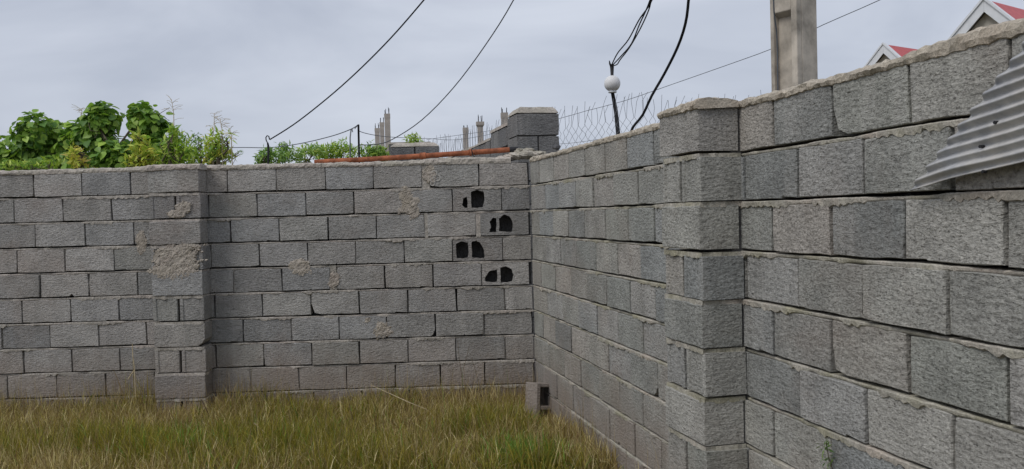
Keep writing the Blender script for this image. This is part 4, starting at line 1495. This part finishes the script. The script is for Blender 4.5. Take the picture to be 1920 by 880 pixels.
    tag(o, 'rough half-dry olive and straw coloured grass growing in the yard', 'grass', kind='stuff')


grass()


def stalk(label, px, mat, rad, fork=None, group='dry stalks in the grass'):
    """px: (x, y, z) with z the height above the ground at which that photo point lies"""
    q = [ground_pt(a, b, z) for a, b, z in px]
    q[0][2] = 0.04
    t = thing('dry_stalk', label, 'stalk', tuple(q[0]), 0, group)
    MB(q[0]).tube(q, [rad * f for f in np.linspace(1, 0.45, len(q))], 5).build('stem', mat, t)
    if fork:
        f = [ground_pt(a, b, z) for a, b, z in fork]
        MB(q[0]).tube(f, rad * 0.55, 4).build('side_twig', mat, t)


def up_stalk(label, x0, y0, pts, depth_y, mat, rad, fork=None):
    """stalk standing in a vertical plane Y = depth_y"""
    f = lambda a, b: ray_plane(a, b, (0, 1, 0), depth_y)
    q = [f(a, b) for a, b in [(x0, y0)] + pts]
    q[0] = np.array([q[0][0], depth_y, 0.04])
    t = thing('dry_stalk', label, 'stalk', tuple(q[0]), 0, 'dry stalks in the grass')
    MB(q[0]).tube(q, [rad * s for s in np.linspace(1, 0.5, len(q))], 5).build('stem', mat, t)
    if fork:
        MB(q[0]).tube([f(a, b) for a, b in fork], rad * 0.6, 4).build('side_twig', mat, t)


up_stalk('pale forked dry stalk standing against the wall left of the pier', 254, 760, [(254, 735), (253, 710), (252, 690), (249, 668), (248, 645)], -0.10, M_STRAW, 0.0065, [(252.5, 694), (246, 702), (240, 712)])
stalk('long pale straw lying slantwise in the grass before the back wall', [(848, 790, 0.0), (800, 768, 0.17), (770, 756, 0.22), (735, 740, 0.27), (695, 722, 0.33)], M_STRAW, 0.0045)
stalk('short pale straw leaning left in the grass below the back wall pier', [(525, 838, 0.0), (512, 826, 0.12), (498, 812, 0.19), (476, 793, 0.24)], M_STRAW, 0.0045)
up_stalk('dark bent stalk standing in the grass in front of the back wall pier', 402, 820, [(398, 800), (392, 780), (382, 758), (376, 748)], -0.75, M_DARKSTALK, 0.0045)
up_stalk('dark stalk leaning left in the middle of the grass', 706, 880, [(690, 850), (672, 815), (660, 780), (655, 758)], -0.9, M_DARKSTALK, 0.004)
up_stalk('thin dark stalk leaning right beside the left-leaning dark one', 690, 880, [(696, 850), (703, 805), (708, 765)], -1.0, M_DARKSTALK, 0.0035)
up_stalk('reddish thin stalk standing before the back wall near the corner', 868, 740, [(866, 705), (861, 670), (858, 640)], -0.12, M_DARKSTALK, 0.0025, [(866, 705), (872, 680), (880, 650)])
up_stalk('thin bent stalk before the lowest course near the broken blocks', 905, 745, [(897, 715), (890, 690), (884, 672)], -0.15, M_DARKSTALK, 0.0025)


# ------------------------------------------------------------------ little things
def weed_on_wall():
    s, z = right_sz(1566, 884)
    b = np.array([s * sin(ANG), -s * cos(ANG), z])
    b = b + np.array([-cos(ANG), -sin(ANG), 0]) * 0.004
    t = thing('wall_weed', 'small green weed sprouting from a joint of the coarse wall', 'weed', tuple(b))
    r = np.random.default_rng(5)
    n_ = np.array([-cos(ANG), -sin(ANG), 0])
    top = np.array([0, 0, 0.105]) + n_ * 0.03
    MB().tube([(0, 0, -0.01), tuple(n_ * 0.02 + np.array([0, 0, 0.05])), tuple(top)], 0.002, 5).build('stem', M_TWIG, t)
    k = 46
    f = r.uniform(0.1, 1.05, k)
    pos = np.outer(f, top) + n_ * 0.01 + r.normal(size=(k, 3)) * 0.009
    nrm = r.normal(size=(k, 3)) * 0.7 + n_ + np.array([0, 0, 0.5])
    up = r.normal(size=(k, 3)) + np.array([0, 0, 0.9])
    col = np.array([(0.12, 0.2, 0.05), (0.17, 0.25, 0.07), (0.08, 0.14, 0.04)])[r.integers(0, 3, k)]
    obj('leaves', leaves_mesh('leaves', pos, nrm, up, r.uniform(0.016, 0.032, k), col, 'lance'), M_LEAF, t)


weed_on_wall()


def stone(px, py, d, rad, label):
    c_ = P(px, py, d)
    vs, fs = [], []
    nu, nv = 12, 8
    for i in range(nv + 1):
        for j in range(nu):
            th, ph = pi * i / nv, 2 * pi * j / nu
            v = np.array([sin(th) * cos(ph), sin(th) * sin(ph), cos(th)])
            f = 1 + 0.45 * nz(v[0] * 1.6 + 4, v[1] * 1.6, v[2] * 1.6)
            vs.append(v * rad * f * np.array([1.25, 1, 0.9]))
    for i in range(nv):
        for j in range(nu):
            fs.append((i * nu + j, i * nu + (j + 1) % nu, (i + 1) * nu + (j + 1) % nu, (i + 1) * nu + j))
    o = obj('stone', mesh('stone', vs, fs), M_STONE, None, tuple(c_))
    tag(o, label, 'stone')


stone(1043, 276, 7.35, 0.026, 'dark lump of stone on the wall top right of the capped pier')
